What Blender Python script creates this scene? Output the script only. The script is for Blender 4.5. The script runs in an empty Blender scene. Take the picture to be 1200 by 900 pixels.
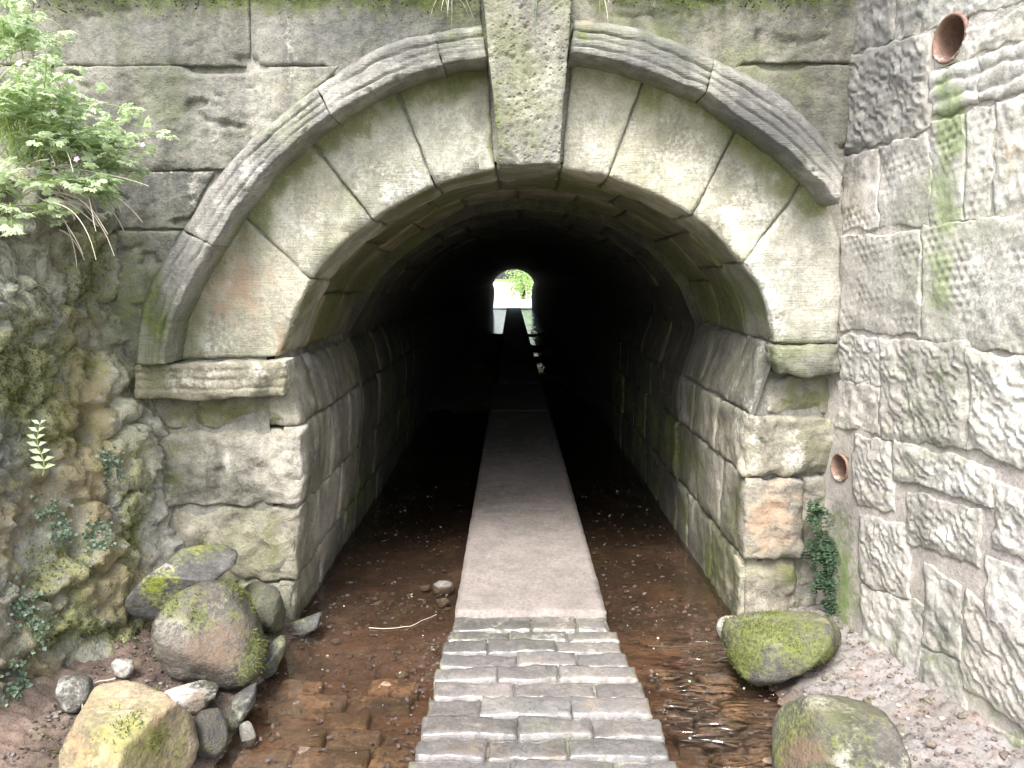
import bpy, bmesh, math, random
import numpy as np
from mathutils import Vector
random.seed(7); rng = np.random.default_rng(11)
scn = bpy.context.scene
COL = scn.collection
# ------------------------------------------------------------------ camera
D, H, FOC = 3.5, 1.6, 900.0              # metres to the portal wall, eye height, focal length in 1200-wide pixels
TH = math.atan(125 / FOC)                # camera tilts down
cam_d = bpy.data.cameras.new('camera'); cam = bpy.data.objects.new('camera', cam_d); COL.objects.link(cam)
cam.location = (0, -D, H); cam.rotation_euler = (math.pi / 2 - TH, 0, 0)
cam_d.sensor_width = 36; cam_d.lens = 36 * FOC / 1200; cam_d.clip_start = .05; cam_d.clip_end = 2000
scn.camera = cam
# ------------------------------------------------------------------ sky, sun, exposure
SUN_EL, SUN_ROT = 55, 196
w = bpy.data.worlds.new('World'); scn.world = w; w.use_nodes = True
nt = w.node_tree; bg = nt.nodes['Background']
sky = nt.nodes.new('ShaderNodeTexSky'); sky.sky_type = 'NISHITA'; sky.sun_disc = False
sky.sun_elevation = math.radians(SUN_EL); sky.sun_rotation = math.radians(SUN_ROT)
sky.dust_density = 4; sky.air_density = 1.0
hs = nt.nodes.new('ShaderNodeHueSaturation'); hs.inputs['Saturation'].default_value = .7
nt.links.new(sky.outputs[0], hs.inputs['Color']); nt.links.new(hs.outputs[0], bg.inputs['Color'])
bg.inputs['Strength'].default_value = .15
sd = bpy.data.lights.new('sun', 'SUN'); sd.energy = 1.5; sd.angle = math.radians(22); sd.color = (1, .985, .965)
so = bpy.data.objects.new('sun', sd); COL.objects.link(so)
el, ro = math.radians(SUN_EL), math.radians(SUN_ROT)
sdir = Vector((math.sin(ro) * math.cos(el), math.cos(ro) * math.cos(el), math.sin(el)))
so.rotation_euler = sdir.to_track_quat('Z', 'Y').to_euler(); so.location = (-3, -6, 8)
vs = scn.view_settings; vs.view_transform = 'Standard'; vs.look = 'None'; vs.exposure = 1.8; vs.gamma = 1
scn.cycles.max_bounces = 6; scn.cycles.diffuse_bounces = 4; scn.cycles.transparent_max_bounces = 12
# ------------------------------------------------------------------ projection helpers (pixel of the 1200x900 photo -> point on a real plane)
CP = np.array([0, -D, H]); ct, st_ = math.cos(TH), math.sin(TH)
def ray(px, py):
    a, b = px - 600., 450. - py
    return np.array([a, b * st_ + FOC * ct, b * ct - FOC * st_])
def onplane(px, py, o, n):
    d = ray(px, py); o = np.array(o, float); n = np.array(n, float)
    return CP + d * (np.dot(o - CP, n) / np.dot(d, n))
def pf(px, py, y=0.): return onplane(px, py, (0, y, 0), (0, 1, 0))
def pg(px, py, z=0.): return onplane(px, py, (0, 0, z), (0, 0, 1))
def topix(P):
    r = P - CP
    f = r[:, 1] * ct - r[:, 2] * st_; u = r[:, 1] * st_ + r[:, 2] * ct
    f = np.maximum(f, .05)
    return 600 + r[:, 0] / f * FOC, 450 - u / f * FOC
# ------------------------------------------------------------------ numpy noise
_perm = rng.permutation(256); _perm = np.concatenate([_perm, _perm, _perm])
_g = rng.normal(size=(256, 3)); _g /= np.linalg.norm(_g, axis=1)[:, None]
_rv = rng.random((256, 3))
def _h(i): return _perm[_perm[_perm[i[:, 0] & 255] + (i[:, 1] & 255)] + (i[:, 2] & 255)]
def perlin(P):
    i = np.floor(P).astype(int); f = P - i; w_ = f * f * f * (f * (f * 6 - 15) + 10); out = 0
    for c in range(8):
        o = np.array([c & 1, c >> 1 & 1, c >> 2])
        g = _g[_h(i + o)]
        wt = np.prod(np.where(o, w_, 1 - w_), axis=1)
        out = out + wt * np.sum(g * (f - o), axis=1)
    return out * 1.4
def fbm(P, o=4, lac=2.1, gain=.5):
    a, r, n = 1., 0, 0
    for k in range(o): r = r + a * perlin(P + 17.3 * k); n += a; a *= gain; P = P * lac
    return r / n * 1.3
def worley(P):
    i = np.floor(P).astype(int); f1 = np.full(len(P), 9.); f2 = f1.copy(); idd = np.zeros(len(P))
    for x in (-1, 0, 1):
        for y in (-1, 0, 1):
            for z in (-1, 0, 1):
                c = i + np.array([x, y, z]); h = _h(c)
                d = np.linalg.norm(c + _rv[h] - P, axis=1)
                m = d < f1
                f2 = np.where(m, f1, np.minimum(f2, d)); idd = np.where(m, h / 255., idd); f1 = np.where(m, d, f1)
    return f1, f2, idd
def sstep(a, b, x): t = np.clip((x - a) / (b - a), 0, 1); return t * t * (3 - 2 * t)
# ------------------------------------------------------------------ object helpers
WL = {}
def tag(o, label=None, cat=None, group=None, kind=None):
    if label: o['label'] = label
    if cat: o['category'] = cat
    if group: o['group'] = group
    if kind: o['kind'] = kind
    return o
def thing(name, loc, label, cat, group=None):
    o = bpy.data.objects.new(name, None); COL.objects.link(o); o.location = loc; o.empty_display_size = .1
    WL[o.name] = np.array(loc, float); return tag(o, label, cat, group)
def mk(name, V, F, mat, parent=None, stain_shade=None, smooth=True, origin=None):
    V = np.asarray(V, float); F = np.asarray(F, int)
    c = np.asarray(origin, float) if origin is not None else V.mean(0)
    me = bpy.data.meshes.new(name); k = F.shape[1]
    me.vertices.add(len(V)); me.vertices.foreach_set('co', (V - c).astype(np.float32).ravel())
    me.loops.add(F.size); me.loops.foreach_set('vertex_index', F.ravel().astype(np.int32))
    me.polygons.add(len(F)); me.polygons.foreach_set('loop_start', np.arange(0, F.size, k, dtype=np.int32))
    if stain_shade is None: stain_shade = np.zeros((len(V), 4))
    if True:
        at = me.attributes.new('stain_shade', 'FLOAT_COLOR', 'POINT'); at.data.foreach_set('color', np.clip(stain_shade, 0, 1).astype(np.float32).ravel())
    me.update(calc_edges=True); me.validate()
    if smooth: me.polygons.foreach_set('use_smooth', np.ones(len(me.polygons), bool))
    me.materials.append(mat)
    o = bpy.data.objects.new(name, me); COL.objects.link(o); WL[o.name] = c
    if parent is not None: o.parent = parent; o.location = c - WL[parent.name]
    else: o.location = c
    return o
def resample(P, n):
    P = np.asarray(P, float); L = np.concatenate([[0], np.cumsum(np.linalg.norm(np.diff(P, axis=0), axis=1))])
    t = np.linspace(0, L[-1], n); return np.stack([np.interp(t, L, P[:, k]) for k in range(P.shape[1])], 1)
def plen(P): P = np.asarray(P, float); return np.linalg.norm(np.diff(P, axis=0), axis=1).sum()
def gridfaces(nu, nv, off=0, flip=False):
    i, j = np.meshgrid(np.arange(nu - 1), np.arange(nv - 1), indexing='ij'); a = (i * nv + j).ravel() + off
    F = np.stack([a, a + nv, a + nv + 1, a + 1], 1)
    return F[:, ::-1] if flip else F
SEED = [0]
def patch(mapfn, A, B, res=.014, gap=.004, proud=0., depth=.08, amp=.004, freq=9., edge=.010, er=.012, wob=.005, hfun=None, tilt=.004):
    """one stone: rails A (t=0) and B (t=1) in the surface's own (u,v); displaced grid plus a skirt going back into the wall"""
    SEED[0] += 1; sd_ = SEED[0] * 7.31
    W, Hh = (plen(A) + plen(B)) / 2, (np.linalg.norm(np.subtract(A[0], B[0])) + np.linalg.norm(np.subtract(A[-1], B[-1]))) / 2
    nu, nv = max(4, int(W / res) + 2), max(4, int(Hh / res) + 2)
    A = resample(A, nu); B = resample(B, nu)
    s = np.linspace(min(gap / W, .2), 1 - min(gap / W, .2), nu); t = np.linspace(min(gap / Hh, .2), 1 - min(gap / Hh, .2), nv)
    A = np.stack([np.interp(s, np.linspace(0, 1, nu), A[:, k]) for k in (0, 1)], 1); B = np.stack([np.interp(s, np.linspace(0, 1, nu), B[:, k]) for k in (0, 1)], 1)
    Q = A[:, None] * (1 - t)[None, :, None] + B[:, None] * t[None, :, None]
    S, T = np.meshgrid(s, t, indexing='ij'); Q = Q.reshape(-1, 2); S = S.ravel(); T = T.ravel()
    q3 = np.column_stack([Q * 11, np.full(len(Q), sd_)])
    Q = Q + wob * np.column_stack([fbm(q3, 3), fbm(q3 + 31.7, 3)])
    e = np.minimum(np.minimum(S, 1 - S) * W, np.minimum(T, 1 - T) * Hh)
    P, N = mapfn(Q[:, 0], Q[:, 1])
    ps = P + sd_
    en = np.maximum(.25, 1 + 1.6 * fbm(ps * 7, 3))
    h = proud + amp * 1.6 * fbm(ps * freq, 5) - edge * en * np.exp(-e / (er * en)) + tilt * ((S - .5) * math.sin(sd_) + (T - .5) * math.cos(sd_ * 1.7))
    if hfun is not None: h = h + hfun(P, S, T, e, Q)
    V = P + N * h[:, None]
    F = gridfaces(nu, nv)
    idx = np.arange(nu * nv).reshape(nu, nv)
    loop = np.concatenate([idx[:, 0], idx[-1, 1:], idx[-2::-1, -1], idx[0, -2:0:-1]])
    back = P[loop] + N[loop] * (proud - depth)
    n0 = len(V); k = len(loop); j = np.arange(k); jn = (j + 1) % k
    F2 = np.stack([loop[j], n0 + j, n0 + jn, loop[jn]], 1)
    V = np.vstack([V, back]); F = np.vstack([F, F2])
    # orient outward
    a, b, c = V[F[0, 0]], V[F[0, 1]], V[F[0, 2]]
    if np.dot(np.cross(b - a, c - a), N[0]) < 0: F = F[:, ::-1]
    return V, F
def joinm(*parts):
    Vs, Fs, o = [], [], 0
    for V, F in parts: Vs.append(V); Fs.append(np.asarray(F) + o); o += len(V)
    return np.vstack(Vs), np.vstack(Fs)
def grid_surface(fn, us, vs_):
    U, V = np.meshgrid(us, vs_, indexing='ij'); P = fn(U.ravel(), V.ravel()); return P, gridfaces(len(us), len(vs_))
def tube(path, r0, r1, n=6):
    path = np.asarray(path, float); m = len(path); V = []
    tan = np.gradient(path, axis=0); tan /= np.linalg.norm(tan, axis=1)[:, None] + 1e-9
    ref = np.array([.3, .9, .2]) if abs(tan[0] @ np.array([0, 0, 1])) > .8 else np.array([0, 0, 1.])
    for i in range(m):
        a = np.cross(tan[i], ref); a /= np.linalg.norm(a) + 1e-9; b = np.cross(tan[i], a); r = r0 + (r1 - r0) * i / (m - 1)
        for k in range(n):
            q = 2 * math.pi * k / n; V.append(path[i] + r * (math.cos(q) * a + math.sin(q) * b))
    F = [[i * n + k, i * n + (k + 1) % n, (i + 1) * n + (k + 1) % n, (i + 1) * n + k] for i in range(m - 1) for k in range(n)]
    return np.array(V), np.array(F)
# ------------------------------------------------------------------ materials
def newmat(name):
    m = bpy.data.materials.new(name); m.use_nodes = True; t = m.node_tree; b = t.nodes['Principled BSDF']; return m, t, b
class NB:
    def __init__(s, t): s.t = t
    def n(s, typ, **kw):
        nd = s.t.nodes.new(typ)
        for k, v in kw.items():
            if hasattr(nd, k): setattr(nd, k, v)
        return nd
    def l(s, a, b): s.t.links.new(a, b)
    def noise(s, vec, scale, detail=5, rough=.6, dist=0):
        n = s.n('ShaderNodeTexNoise'); n.inputs['Scale'].default_value = scale; n.inputs['Detail'].default_value = detail
        n.inputs['Roughness'].default_value = rough; n.inputs['Distortion'].default_value = dist; s.l(vec, n.inputs['Vector']); return n.outputs['Fac']
    def math(s, op, a, b=None, clamp=False):
        n = s.n('ShaderNodeMath', operation=op, use_clamp=clamp)
        for i, v in enumerate((a, b)):
            if v is None: continue
            if isinstance(v, (int, float)): n.inputs[i].default_value = v
            else: s.l(v, n.inputs[i])
        return n.outputs[0]
    def rng(s, v, a, b, c=0., d=1.):
        n = s.n('ShaderNodeMapRange', interpolation_type='SMOOTHSTEP'); s.l(v, n.inputs[0])
        for i, q in zip((1, 2, 3, 4), (a, b, c, d)): n.inputs[i].default_value = q
        return n.outputs[0]
    def mix(s, f, a, b, mode='MIX'):
        n = s.n('ShaderNodeMix', data_type='RGBA', blend_type=mode)
        for sock, v in ((n.inputs[0], f), (n.inputs[6], a), (n.inputs[7], b)):
            if isinstance(v, (int, float)): sock.default_value = v
            elif isinstance(v, tuple): sock.default_value = v + (1,) if len(v) == 3 else v
            else: s.l(v, sock)
        return n.outputs[2]
def stone_mat(name, c1, c2, c3=None, rough=.85, bump=.5, moss=(.13, .16, .035), moss2=(.06, .085, .02), dark=(.055, .052, .046), lime=(.62, .61, .55), rust=(.37, .255, .17), pits=.0, scratch=0., wet=0., rand=.14, fine=140., scl=1., grime=1.):
    m, t, b = newmat(name); B = NB(t)
    pos = B.n('ShaderNodeNewGeometry').outputs['Position']
    n1 = B.noise(pos, 2.3 * scl, 6, .62, .6); n2 = B.noise(pos, 11 * scl, 6, .65); n3 = B.noise(pos, 55 * scl, 4, .7); n4 = B.noise(pos, fine, 2, .7)
    col = B.mix(B.rng(n1, .36, .64), c1, c2)
    if c3: col = B.mix(B.rng(n2, .50, .72), col, c3)
    col = B.mix(1., col, B.mix(B.rng(n3, .25, .75), (.74, .74, .74), (1.22, 1.22, 1.22)), 'MULTIPLY')
    col = B.mix(1., col, B.mix(B.rng(n4, .3, .7), (.86, .86, .86), (1.13, 1.13, 1.13)), 'MULTIPLY')
    dm = B.n('ShaderNodeMapping'); dm.inputs['Scale'].default_value = (8, 8, 1.1); B.l(pos, dm.inputs['Vector'])
    drip = B.noise(dm.outputs[0], 1, 5, .6, .4); big = B.noise(pos, 1.5 * scl, 4, .6, .8)
    col = B.mix(1., col, B.mix(B.rng(drip, .34, .6), (1 - .30 * grime,) * 3, (1 + .08 * grime,) * 3), 'MULTIPLY')
    col = B.mix(1., col, B.mix(B.rng(big, .36, .6), (1 - .34 * grime, 1 - .32 * grime, 1 - .33 * grime), (1 + .10 * grime,) * 3), 'MULTIPLY')
    col = B.mix(B.math('MULTIPLY', B.rng(B.math('ADD', B.math('MULTIPLY', B.noise(pos, 2.1 * scl, 5, .65), .7), B.math('MULTIPLY', n3, .3)), .47, .62), .34 * grime), col, moss)
    oi = B.n('ShaderNodeObjectInfo').outputs['Random']
    rr = B.n('ShaderNodeMapRange'); B.l(oi, rr.inputs[0]); rr.inputs[3].default_value = 1 - rand; rr.inputs[4].default_value = 1 + rand
    hsv = B.n('ShaderNodeHueSaturation'); B.l(rr.outputs[0], hsv.inputs['Value']); B.l(col, hsv.inputs['Color'])
    r2 = B.n('ShaderNodeMapRange'); B.l(B.math('FRACT', B.math('MULTIPLY', oi, 13.7)), r2.inputs[0]); r2.inputs[3].default_value = .8; r2.inputs[4].default_value = 1.2
    B.l(r2.outputs[0], hsv.inputs['Saturation']); col = hsv.outputs[0]
    at = B.n('ShaderNodeAttribute', attribute_name='stain_shade'); sp = B.n('ShaderNodeSeparateColor'); B.l(at.outputs['Color'], sp.inputs[0])
    mottled = B.math('ADD', B.math('MULTIPLY', n2, .5), B.math('MULTIPLY', n3, .5))
    def lay(col, src, cc, k=1.0, lo=.62, hi=.98):
        f = B.rng(B.math('ADD', src, B.math('MULTIPLY', B.math('SUBTRACT', mottled, .5), 3.2)), .24, .98)
        f = B.math('MULTIPLY', f, B.rng(src, .02, .3)); f = B.math('MULTIPLY', f, k)
        return B.mix(f, col, cc), f
    col, _ = lay(col, sp.outputs[2], lime, .85)
    col, _ = lay(col, at.outputs['Alpha'], rust, .8)
    col, _ = lay(col, sp.outputs[1], dark, .82)
    mc = B.mix(B.rng(n3, .35, .65), moss2, moss)
    col, fm = lay(col, sp.outputs[0], mc, .8)
    if pits:
        v = B.n('ShaderNodeTexVoronoi'); v.inputs['Scale'].default_value = 45; B.l(pos, v.inputs['Vector'])
        pm = B.math('MULTIPLY', B.rng(v.outputs['Distance'], .12, .34, 1, 0), B.rng(n2, .42, .6))
        col = B.mix(B.math('MULTIPLY', pm, .45), col, dark)
    B.l(col, b.inputs['Base Color'])
    b.inputs['Specular IOR Level'].default_value = .3
    if wet: B.l(B.rng(n2, .35, .65, rough, rough - wet), b.inputs['Roughness'])
    else: b.inputs['Roughness'].default_value = rough
    hgt = B.math('ADD', B.math('MULTIPLY', n2, .9), B.math('ADD', B.math('MULTIPLY', n3, .5), B.math('MULTIPLY', n4, .22)))
    if pits: hgt = B.math('SUBTRACT', hgt, B.math('MULTIPLY', pm, pits))
    if scratch:
        mp = B.n('ShaderNodeMapping'); mp.inputs['Scale'].default_value = (10, 10, 130); mp.inputs['Rotation'].default_value = (0, .25, 0); B.l(pos, mp.inputs['Vector'])
        hgt = B.math('ADD', hgt, B.math('MULTIPLY', B.noise(mp.outputs[0], 1, 3, .6), scratch))
    bp = B.n('ShaderNodeBump'); bp.inputs['Strength'].default_value = bump; bp.inputs['Distance'].default_value = .02; B.l(hgt, bp.inputs['Height']); B.l(bp.outputs[0], b.inputs['Normal'])
    return m
M_WALL = stone_mat('weathered_ashlar', (.20, .192, .165), (.135, .132, .12), (.27, .255, .21), bump=.7)
M_VOUS = stone_mat('arch_sandstone', (.44, .425, .345), (.345, .332, .27), (.49, .48, .42), grime=.65, bump=.45, scratch=.5, moss=(.15, .165, .045), moss2=(.10, .11, .035), rand=.08)
M_HOOD = stone_mat('hood_sandstone', (.25, .24, .215), (.175, .168, .155), (.33, .315, .275), bump=.5, scratch=.6, dark=(.085, .085, .085))
M_KEY = stone_mat('keystone_gritstone', (.275, .262, .23), (.205, .197, .175), (.35, .335, .295), bump=.7, pits=.7)
M_PIER = stone_mat('pier_sandstone', (.325, .305, .245), (.225, .21, .175), (.42, .40, .345), bump=.7, moss=(.12, .135, .035), moss2=(.075, .085, .025))
M_VAULT = stone_mat('vault_sandstone', (.24, .215, .15), (.16, .15, .105), (.31, .28, .21), bump=.55, moss=(.12, .135, .03), moss2=(.07, .085, .025))
M_BARREL = stone_mat('shade_toned_barrel', (.085, .079, .064), (.055, .052, .044), bump=.6, rand=.05, dark=(.026, .025, .023))  # these dark tones also hold painted tunnel shade
M_RWALL = stone_mat('pale_wall_sandstone', (.535, .505, .455), (.43, .405, .36), (.60, .58, .54), grime=.5, bump=.35, moss=(.24, .30, .13), moss2=(.17, .22, .09), dark=(.13, .127, .12), rand=.15, rust=(.52, .39, .25))
M_MORT = stone_mat('buff_mortar', (.53, .48, .435), (.44, .395, .36), (.57, .53, .49), grime=.5, bump=.5, fine=220, moss=(.22, .30, .10), moss2=(.13, .18, .06))
M_JOINT = stone_mat('grey_joint_mortar', (.30, .29, .255), (.22, .21, .19), bump=.6)
M_ROCK = stone_mat('bank_rock', (.42, .41, .345), (.30, .295, .25), (.50, .49, .43), bump=1.0, moss=(.28, .285, .11), moss2=(.17, .18, .075), dark=(.12, .118, .105), rust=(.27, .215, .11), lime=(.52, .52, .47))
M_BOULDER = stone_mat('boulder_grit', (.15, .138, .12), (.092, .086, .078), (.22, .20, .165), bump=1.0, moss=(.165, .19, .045), moss2=(.085, .105, .03), rust=(.17, .115, .08), rand=.06)
M_SANDY = stone_mat('sandy_boulder', (.37, .305, .20), (.29, .24, .165), (.44, .39, .30), bump=.6, moss=(.27, .28, .075), moss2=(.19, .195, .06), rust=(.42, .25, .15), rand=.05)
M_SLATE = stone_mat('dark_slab_rock', (.13, .128, .125), (.085, .083, .08), (.19, .185, .18), bump=.6, rough=.6, wet=.2, moss=(.32, .36, .05), moss2=(.2, .23, .04), rand=.05)
M_PALE = stone_mat('pale_stone', (.32, .295, .26), (.24, .215, .19), bump=.5, rand=.15)
M_SETT = stone_mat('worn_setts', (.19, .175, .165), (.135, .13, .128), (.25, .23, .21), grime=.35, bump=.5, rough=.62, wet=.34, rand=.26, moss=(.2, .22, .06), moss2=(.12, .14, .04), rust=(.27, .19, .115))
for m_ in (M_SETT,):
    b_ = m_.node_tree.nodes['Principled BSDF']; b_.inputs['Coat Weight'].default_value = .8; b_.inputs['Coat Roughness'].default_value = .16; b_.inputs['Coat IOR'].default_value = 1.6
M_BEDSETT = stone_mat('silty_setts', (.20, .148, .112), (.14, .105, .08), (.25, .20, .16), grime=.35, bump=.5, rand=.12)
M_SLAB = stone_mat('concrete_path', (.275, .235, .212), (.23, .20, .182), (.31, .272, .245), grime=.35, bump=.3, rough=.8, fine=260, rand=.02, dark=(.075, .07, .064))
M_CLAY = stone_mat('clay_pipe', (.27, .15, .11), (.20, .115, .085), grime=.35, bump=.2, rough=.7)
M_BED = stone_mat('stream_bed_silt', (.215, .152, .122), (.135, .10, .083), (.29, .235, .20), bump=.7, rand=0, dark=(.032, .026, .023), moss=(.12, .12, .035), lime=(.27, .26, .255), rust=(.20, .118, .076))
M_SOIL = M_BED
M_GRASSG = stone_mat('meadow_ground', (.22, .24, .11), (.16, .20, .07), (.40, .36, .24), grime=.35, bump=.4, rand=0)
M_HILL = stone_mat('wooded_hill_turf', (.05, .075, .02), (.035, .05, .016), (.08, .10, .03), grime=.35, bump=.8, rand=0)
def leaf_mat(name, c, c2, tr=.5, rough=.5):
    m, t, b = newmat(name); B = NB(t)
    oi = B.n('ShaderNodeNewGeometry'); n = B.noise(oi.outputs['Position'], 14, 3)
    rnd = oi.outputs['Random Per Island']
    col = B.mix(B.math('ADD', B.math('MULTIPLY', n, .5), B.math('MULTIPLY', rnd, .5)), c, c2)
    B.l(col, b.inputs['Base Color']); b.inputs['Roughness'].default_value = rough; b.inputs['Specular IOR Level'].default_value = .3
    tb = B.n('ShaderNodeBsdfTranslucent'); B.l(col, tb.inputs[0]); mx = B.n('ShaderNodeMixShader'); mx.inputs[0].default_value = tr
    B.l(b.outputs[0], mx.inputs[1]); B.l(tb.outputs[0], mx.inputs[2]); B.l(mx.outputs[0], t.nodes['Material Output'].inputs['Surface'])
    return m
L_HERB = leaf_mat('herb_leaf', (.48, .60, .32), (.70, .78, .58), .5)
L_GRASS = leaf_mat('grass_blade', (.30, .44, .11), (.52, .60, .26), .5)
L_DRY = leaf_mat('dry_stem', (.46, .39, .33), (.62, .56, .48), .15)
L_FERN = leaf_mat('fern_leaf', (.022, .045, .022), (.05, .09, .045), .3)
L_MAT = leaf_mat('mat_leaf', (.13, .20, .12), (.28, .36, .26), .25)
L_MOSS = leaf_mat('moss_tip', (.085, .105, .03), (.195, .21, .065), .3, .9)
L_DMOSS = leaf_mat('dark_moss_tip', (.020, .028, .008), (.045, .058, .016), .2, .9)
L_TREE = leaf_mat('tree_leaf', (.30, .46, .14), (.50, .64, .28), .55)
L_LITTER = leaf_mat('leaf_litter', (.05, .040, .038), (.14, .112, .10), .1, .7)
L_FLOWER = leaf_mat('pink_petal', (.62, .34, .56), (.75, .5, .70), .3)
L_BARK = stone_mat('bark', (.10, .08, .055), (.06, .048, .035), bump=.8)
def water_mat():
    m, t, b = newmat('stream_water'); t.nodes.remove(b); B = NB(t)
    pos = B.n('ShaderNodeNewGeometry').outputs['Position']; sx = B.n('ShaderNodeSeparateXYZ'); B.l(pos, sx.inputs[0])
    right = B.math('MULTIPLY', B.rng(sx.outputs[0], .45, .75), B.rng(sx.outputs[1], .2, -.35))
    mp = B.n('ShaderNodeMapping'); mp.inputs['Scale'].default_value = (8, 22, 1); B.l(pos, mp.inputs['Vector'])
    rip = B.noise(mp.outputs[0], 1.0, 1.2, .5, .8); sm = B.noise(pos, 5, 2, .5)
    h = B.math('ADD', B.math('MULTIPLY', rip, B.math('ADD', B.math('MULTIPLY', B.math('MULTIPLY', right, B.rng(B.noise(pos, 3.2, 2, .5), .38, .6, .25, 1.1)), 3.2), .14)), B.math('MULTIPLY', sm, .10))
    farr = B.math('MULTIPLY', B.rng(sx.outputs[0], .4, .6), B.rng(sx.outputs[1], 4, 10))
    mp2 = B.n('ShaderNodeMapping'); mp2.inputs['Scale'].default_value = (2.5, .8, 1); B.l(pos, mp2.inputs['Vector'])
    rip2 = B.noise(mp2.outputs[0], 1.0, 3, .6, .5)
    h = B.math('ADD', h, B.math('MULTIPLY', rip2, B.math('MULTIPLY', farr, 3.5)))
    bp = B.n('ShaderNodeBump'); bp.inputs['Distance'].default_value = .02; bp.inputs['Strength'].default_value = .8; B.l(h, bp.inputs['Height'])
    fr = B.n('ShaderNodeFresnel'); fr.inputs[0].default_value = 1.55; B.l(bp.outputs[0], fr.inputs['Normal'])
    gl = B.n('ShaderNodeBsdfGlossy'); gl.inputs['Roughness'].default_value = .03; gl.inputs['Color'].default_value = (1, 1, 1, 1); B.l(bp.outputs[0], gl.inputs['Normal'])
    tr = B.n('ShaderNodeBsdfTransparent'); tr.inputs[0].default_value = (.90, .82, .74, 1)
    df = B.n('ShaderNodeBsdfDiffuse'); df.inputs[0].default_value = (.07, .045, .03, 1)
    m1 = B.n('ShaderNodeMixShader'); m1.inputs[0].default_value = .12; B.l(tr.outputs[0], m1.inputs[1]); B.l(df.outputs[0], m1.inputs[2])
    m2 = B.n('ShaderNodeMixShader'); B.l(fr.outputs[0], m2.inputs[0]); B.l(m1.outputs[0], m2.inputs[1]); B.l(gl.outputs[0], m2.inputs[2])
    B.l(m2.outputs[0], t.nodes['Material Output'].inputs['Surface']); return m
M_WATER = water_mat()
# ------------------------------------------------------------------ stains: where algae, soot, lime and iron staining sit on the stones; tunnel pieces also carry painted shade
def blobs(P, lst):
    px, py = topix(P); out = np.zeros((len(P), 4)); wx, wy, wk = fbm(P * 9 + 3, 4), fbm(P * 9 + 51, 4), fbm(P * 16 + 77, 3)
    for ch, x, y, rx, ry, k in lst:
        d = ((px - x) / rx + .45 * wx) ** 2 + ((py - y) / ry + .45 * wy) ** 2
        out[:, ch] = np.maximum(out[:, ch], k * np.exp(-d) * (1 + .5 * wk))
    return out
MO, DK, LI, RU = 0, 1, 2, 3
ST_FACADE = [
    (MO, 300, -14, 320, 34, 1.0), (MO, 850, -14, 200, 30, 1.0), (MO, 520, -8, 70, 30, .9),
    (DK, 180, 100, 120, 60, .45), (DK, 330, 60, 80, 40, .35), (DK, 960, 60, 70, 110, .75), (DK, 800, 10, 110, 40, .7), (DK, 480, 20, 90, 30, .4),
    (LI, 340, 60, 8, 45, .75), (LI, 190, 200, 60, 4, 1.0), (LI, 228, 240, 10, 45, .6), (LI, 260, 150, 40, 40, .30), (LI, 245, 115, 40, 25, .4),
    (MO, 150, 320, 40, 90, .55), (MO, 185, 370, 22, 70, .8),
    # archivolt
    (LI, 470, 210, 60, 40, .6), (LI, 545, 170, 30, 40, .6), (LI, 690, 160, 30, 40, .7), (LI, 800, 190, 60, 40, .75), (LI, 340, 260, 50, 40, .55), (LI, 880, 250, 45, 45, .9), (LI, 900, 360, 30, 60, .8), (LI, 240, 400, 60, 25, .6),
    (RU, 275, 335, 50, 50, .75), (RU, 290, 380, 40, 30, .4), (RU, 330, 400, 10, 25, .8), (LI, 268, 332, 6, 6, 1.2), (LI, 365, 275, 6, 9, 1.1), (LI, 742, 145, 6, 12, .9),
    (MO, 725, 160, 10, 60, .45), (MO, 640, 190, 12, 60, .3), (MO, 578, 150, 7, 70, .9),
    # left pier and impost
    (MO, 255, 487, 90, 24, .9), (MO, 200, 560, 40, 60, .5), (LI, 266, 540, 7, 24, 1.2), (LI, 335, 455, 14, 40, .8), (LI, 340, 540, 22, 50, .5), (RU, 330, 570, 20, 30, .3), (DK, 250, 560, 100, 60, .62), (DK, 240, 650, 70, 50, .45), (MO, 210, 520, 40, 40, .5),
    (MO, 320, 640, 22, 60, .65), (RU, 325, 620, 12, 40, .35), (MO, 230, 640, 40, 40, .4), (LI, 250, 435, 80, 12, .55), (MO, 185, 445, 22, 26, .5), (DK, 300, 720, 60, 16, .7),
    # right pier
    (MO, 945, 465, 40, 26, .95), (LI, 880, 500, 22, 40, .45), (LI, 930, 530, 20, 30, .6), (RU, 905, 605, 34, 46, 1.0), (MO, 925, 670, 28, 24, .8), (DK, 965, 670, 26, 90, .9), (MO, 962, 620, 20, 90, .7), (DK, 900, 690, 40, 30, .4), (DK, 945, 420, 36, 14, .4), (MO, 905, 425, 14, 16, .5), (LI, 872, 690, 30, 25, .3)]
def stain_facade(P, extra=()):
    s = blobs(P, ST_FACADE + list(extra)); n = fbm(P * 3.1, 4)
    s[:, MO] += np.clip(.28 * n, 0, 1); s[:, DK] += np.clip(.35 * fbm(P * 4 + 9, 4), 0, 1); s[:, LI] += np.clip(.30 * fbm(P * 5 + 40, 4), 0, 1); s[:, LI] *= .72
    return s
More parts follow.
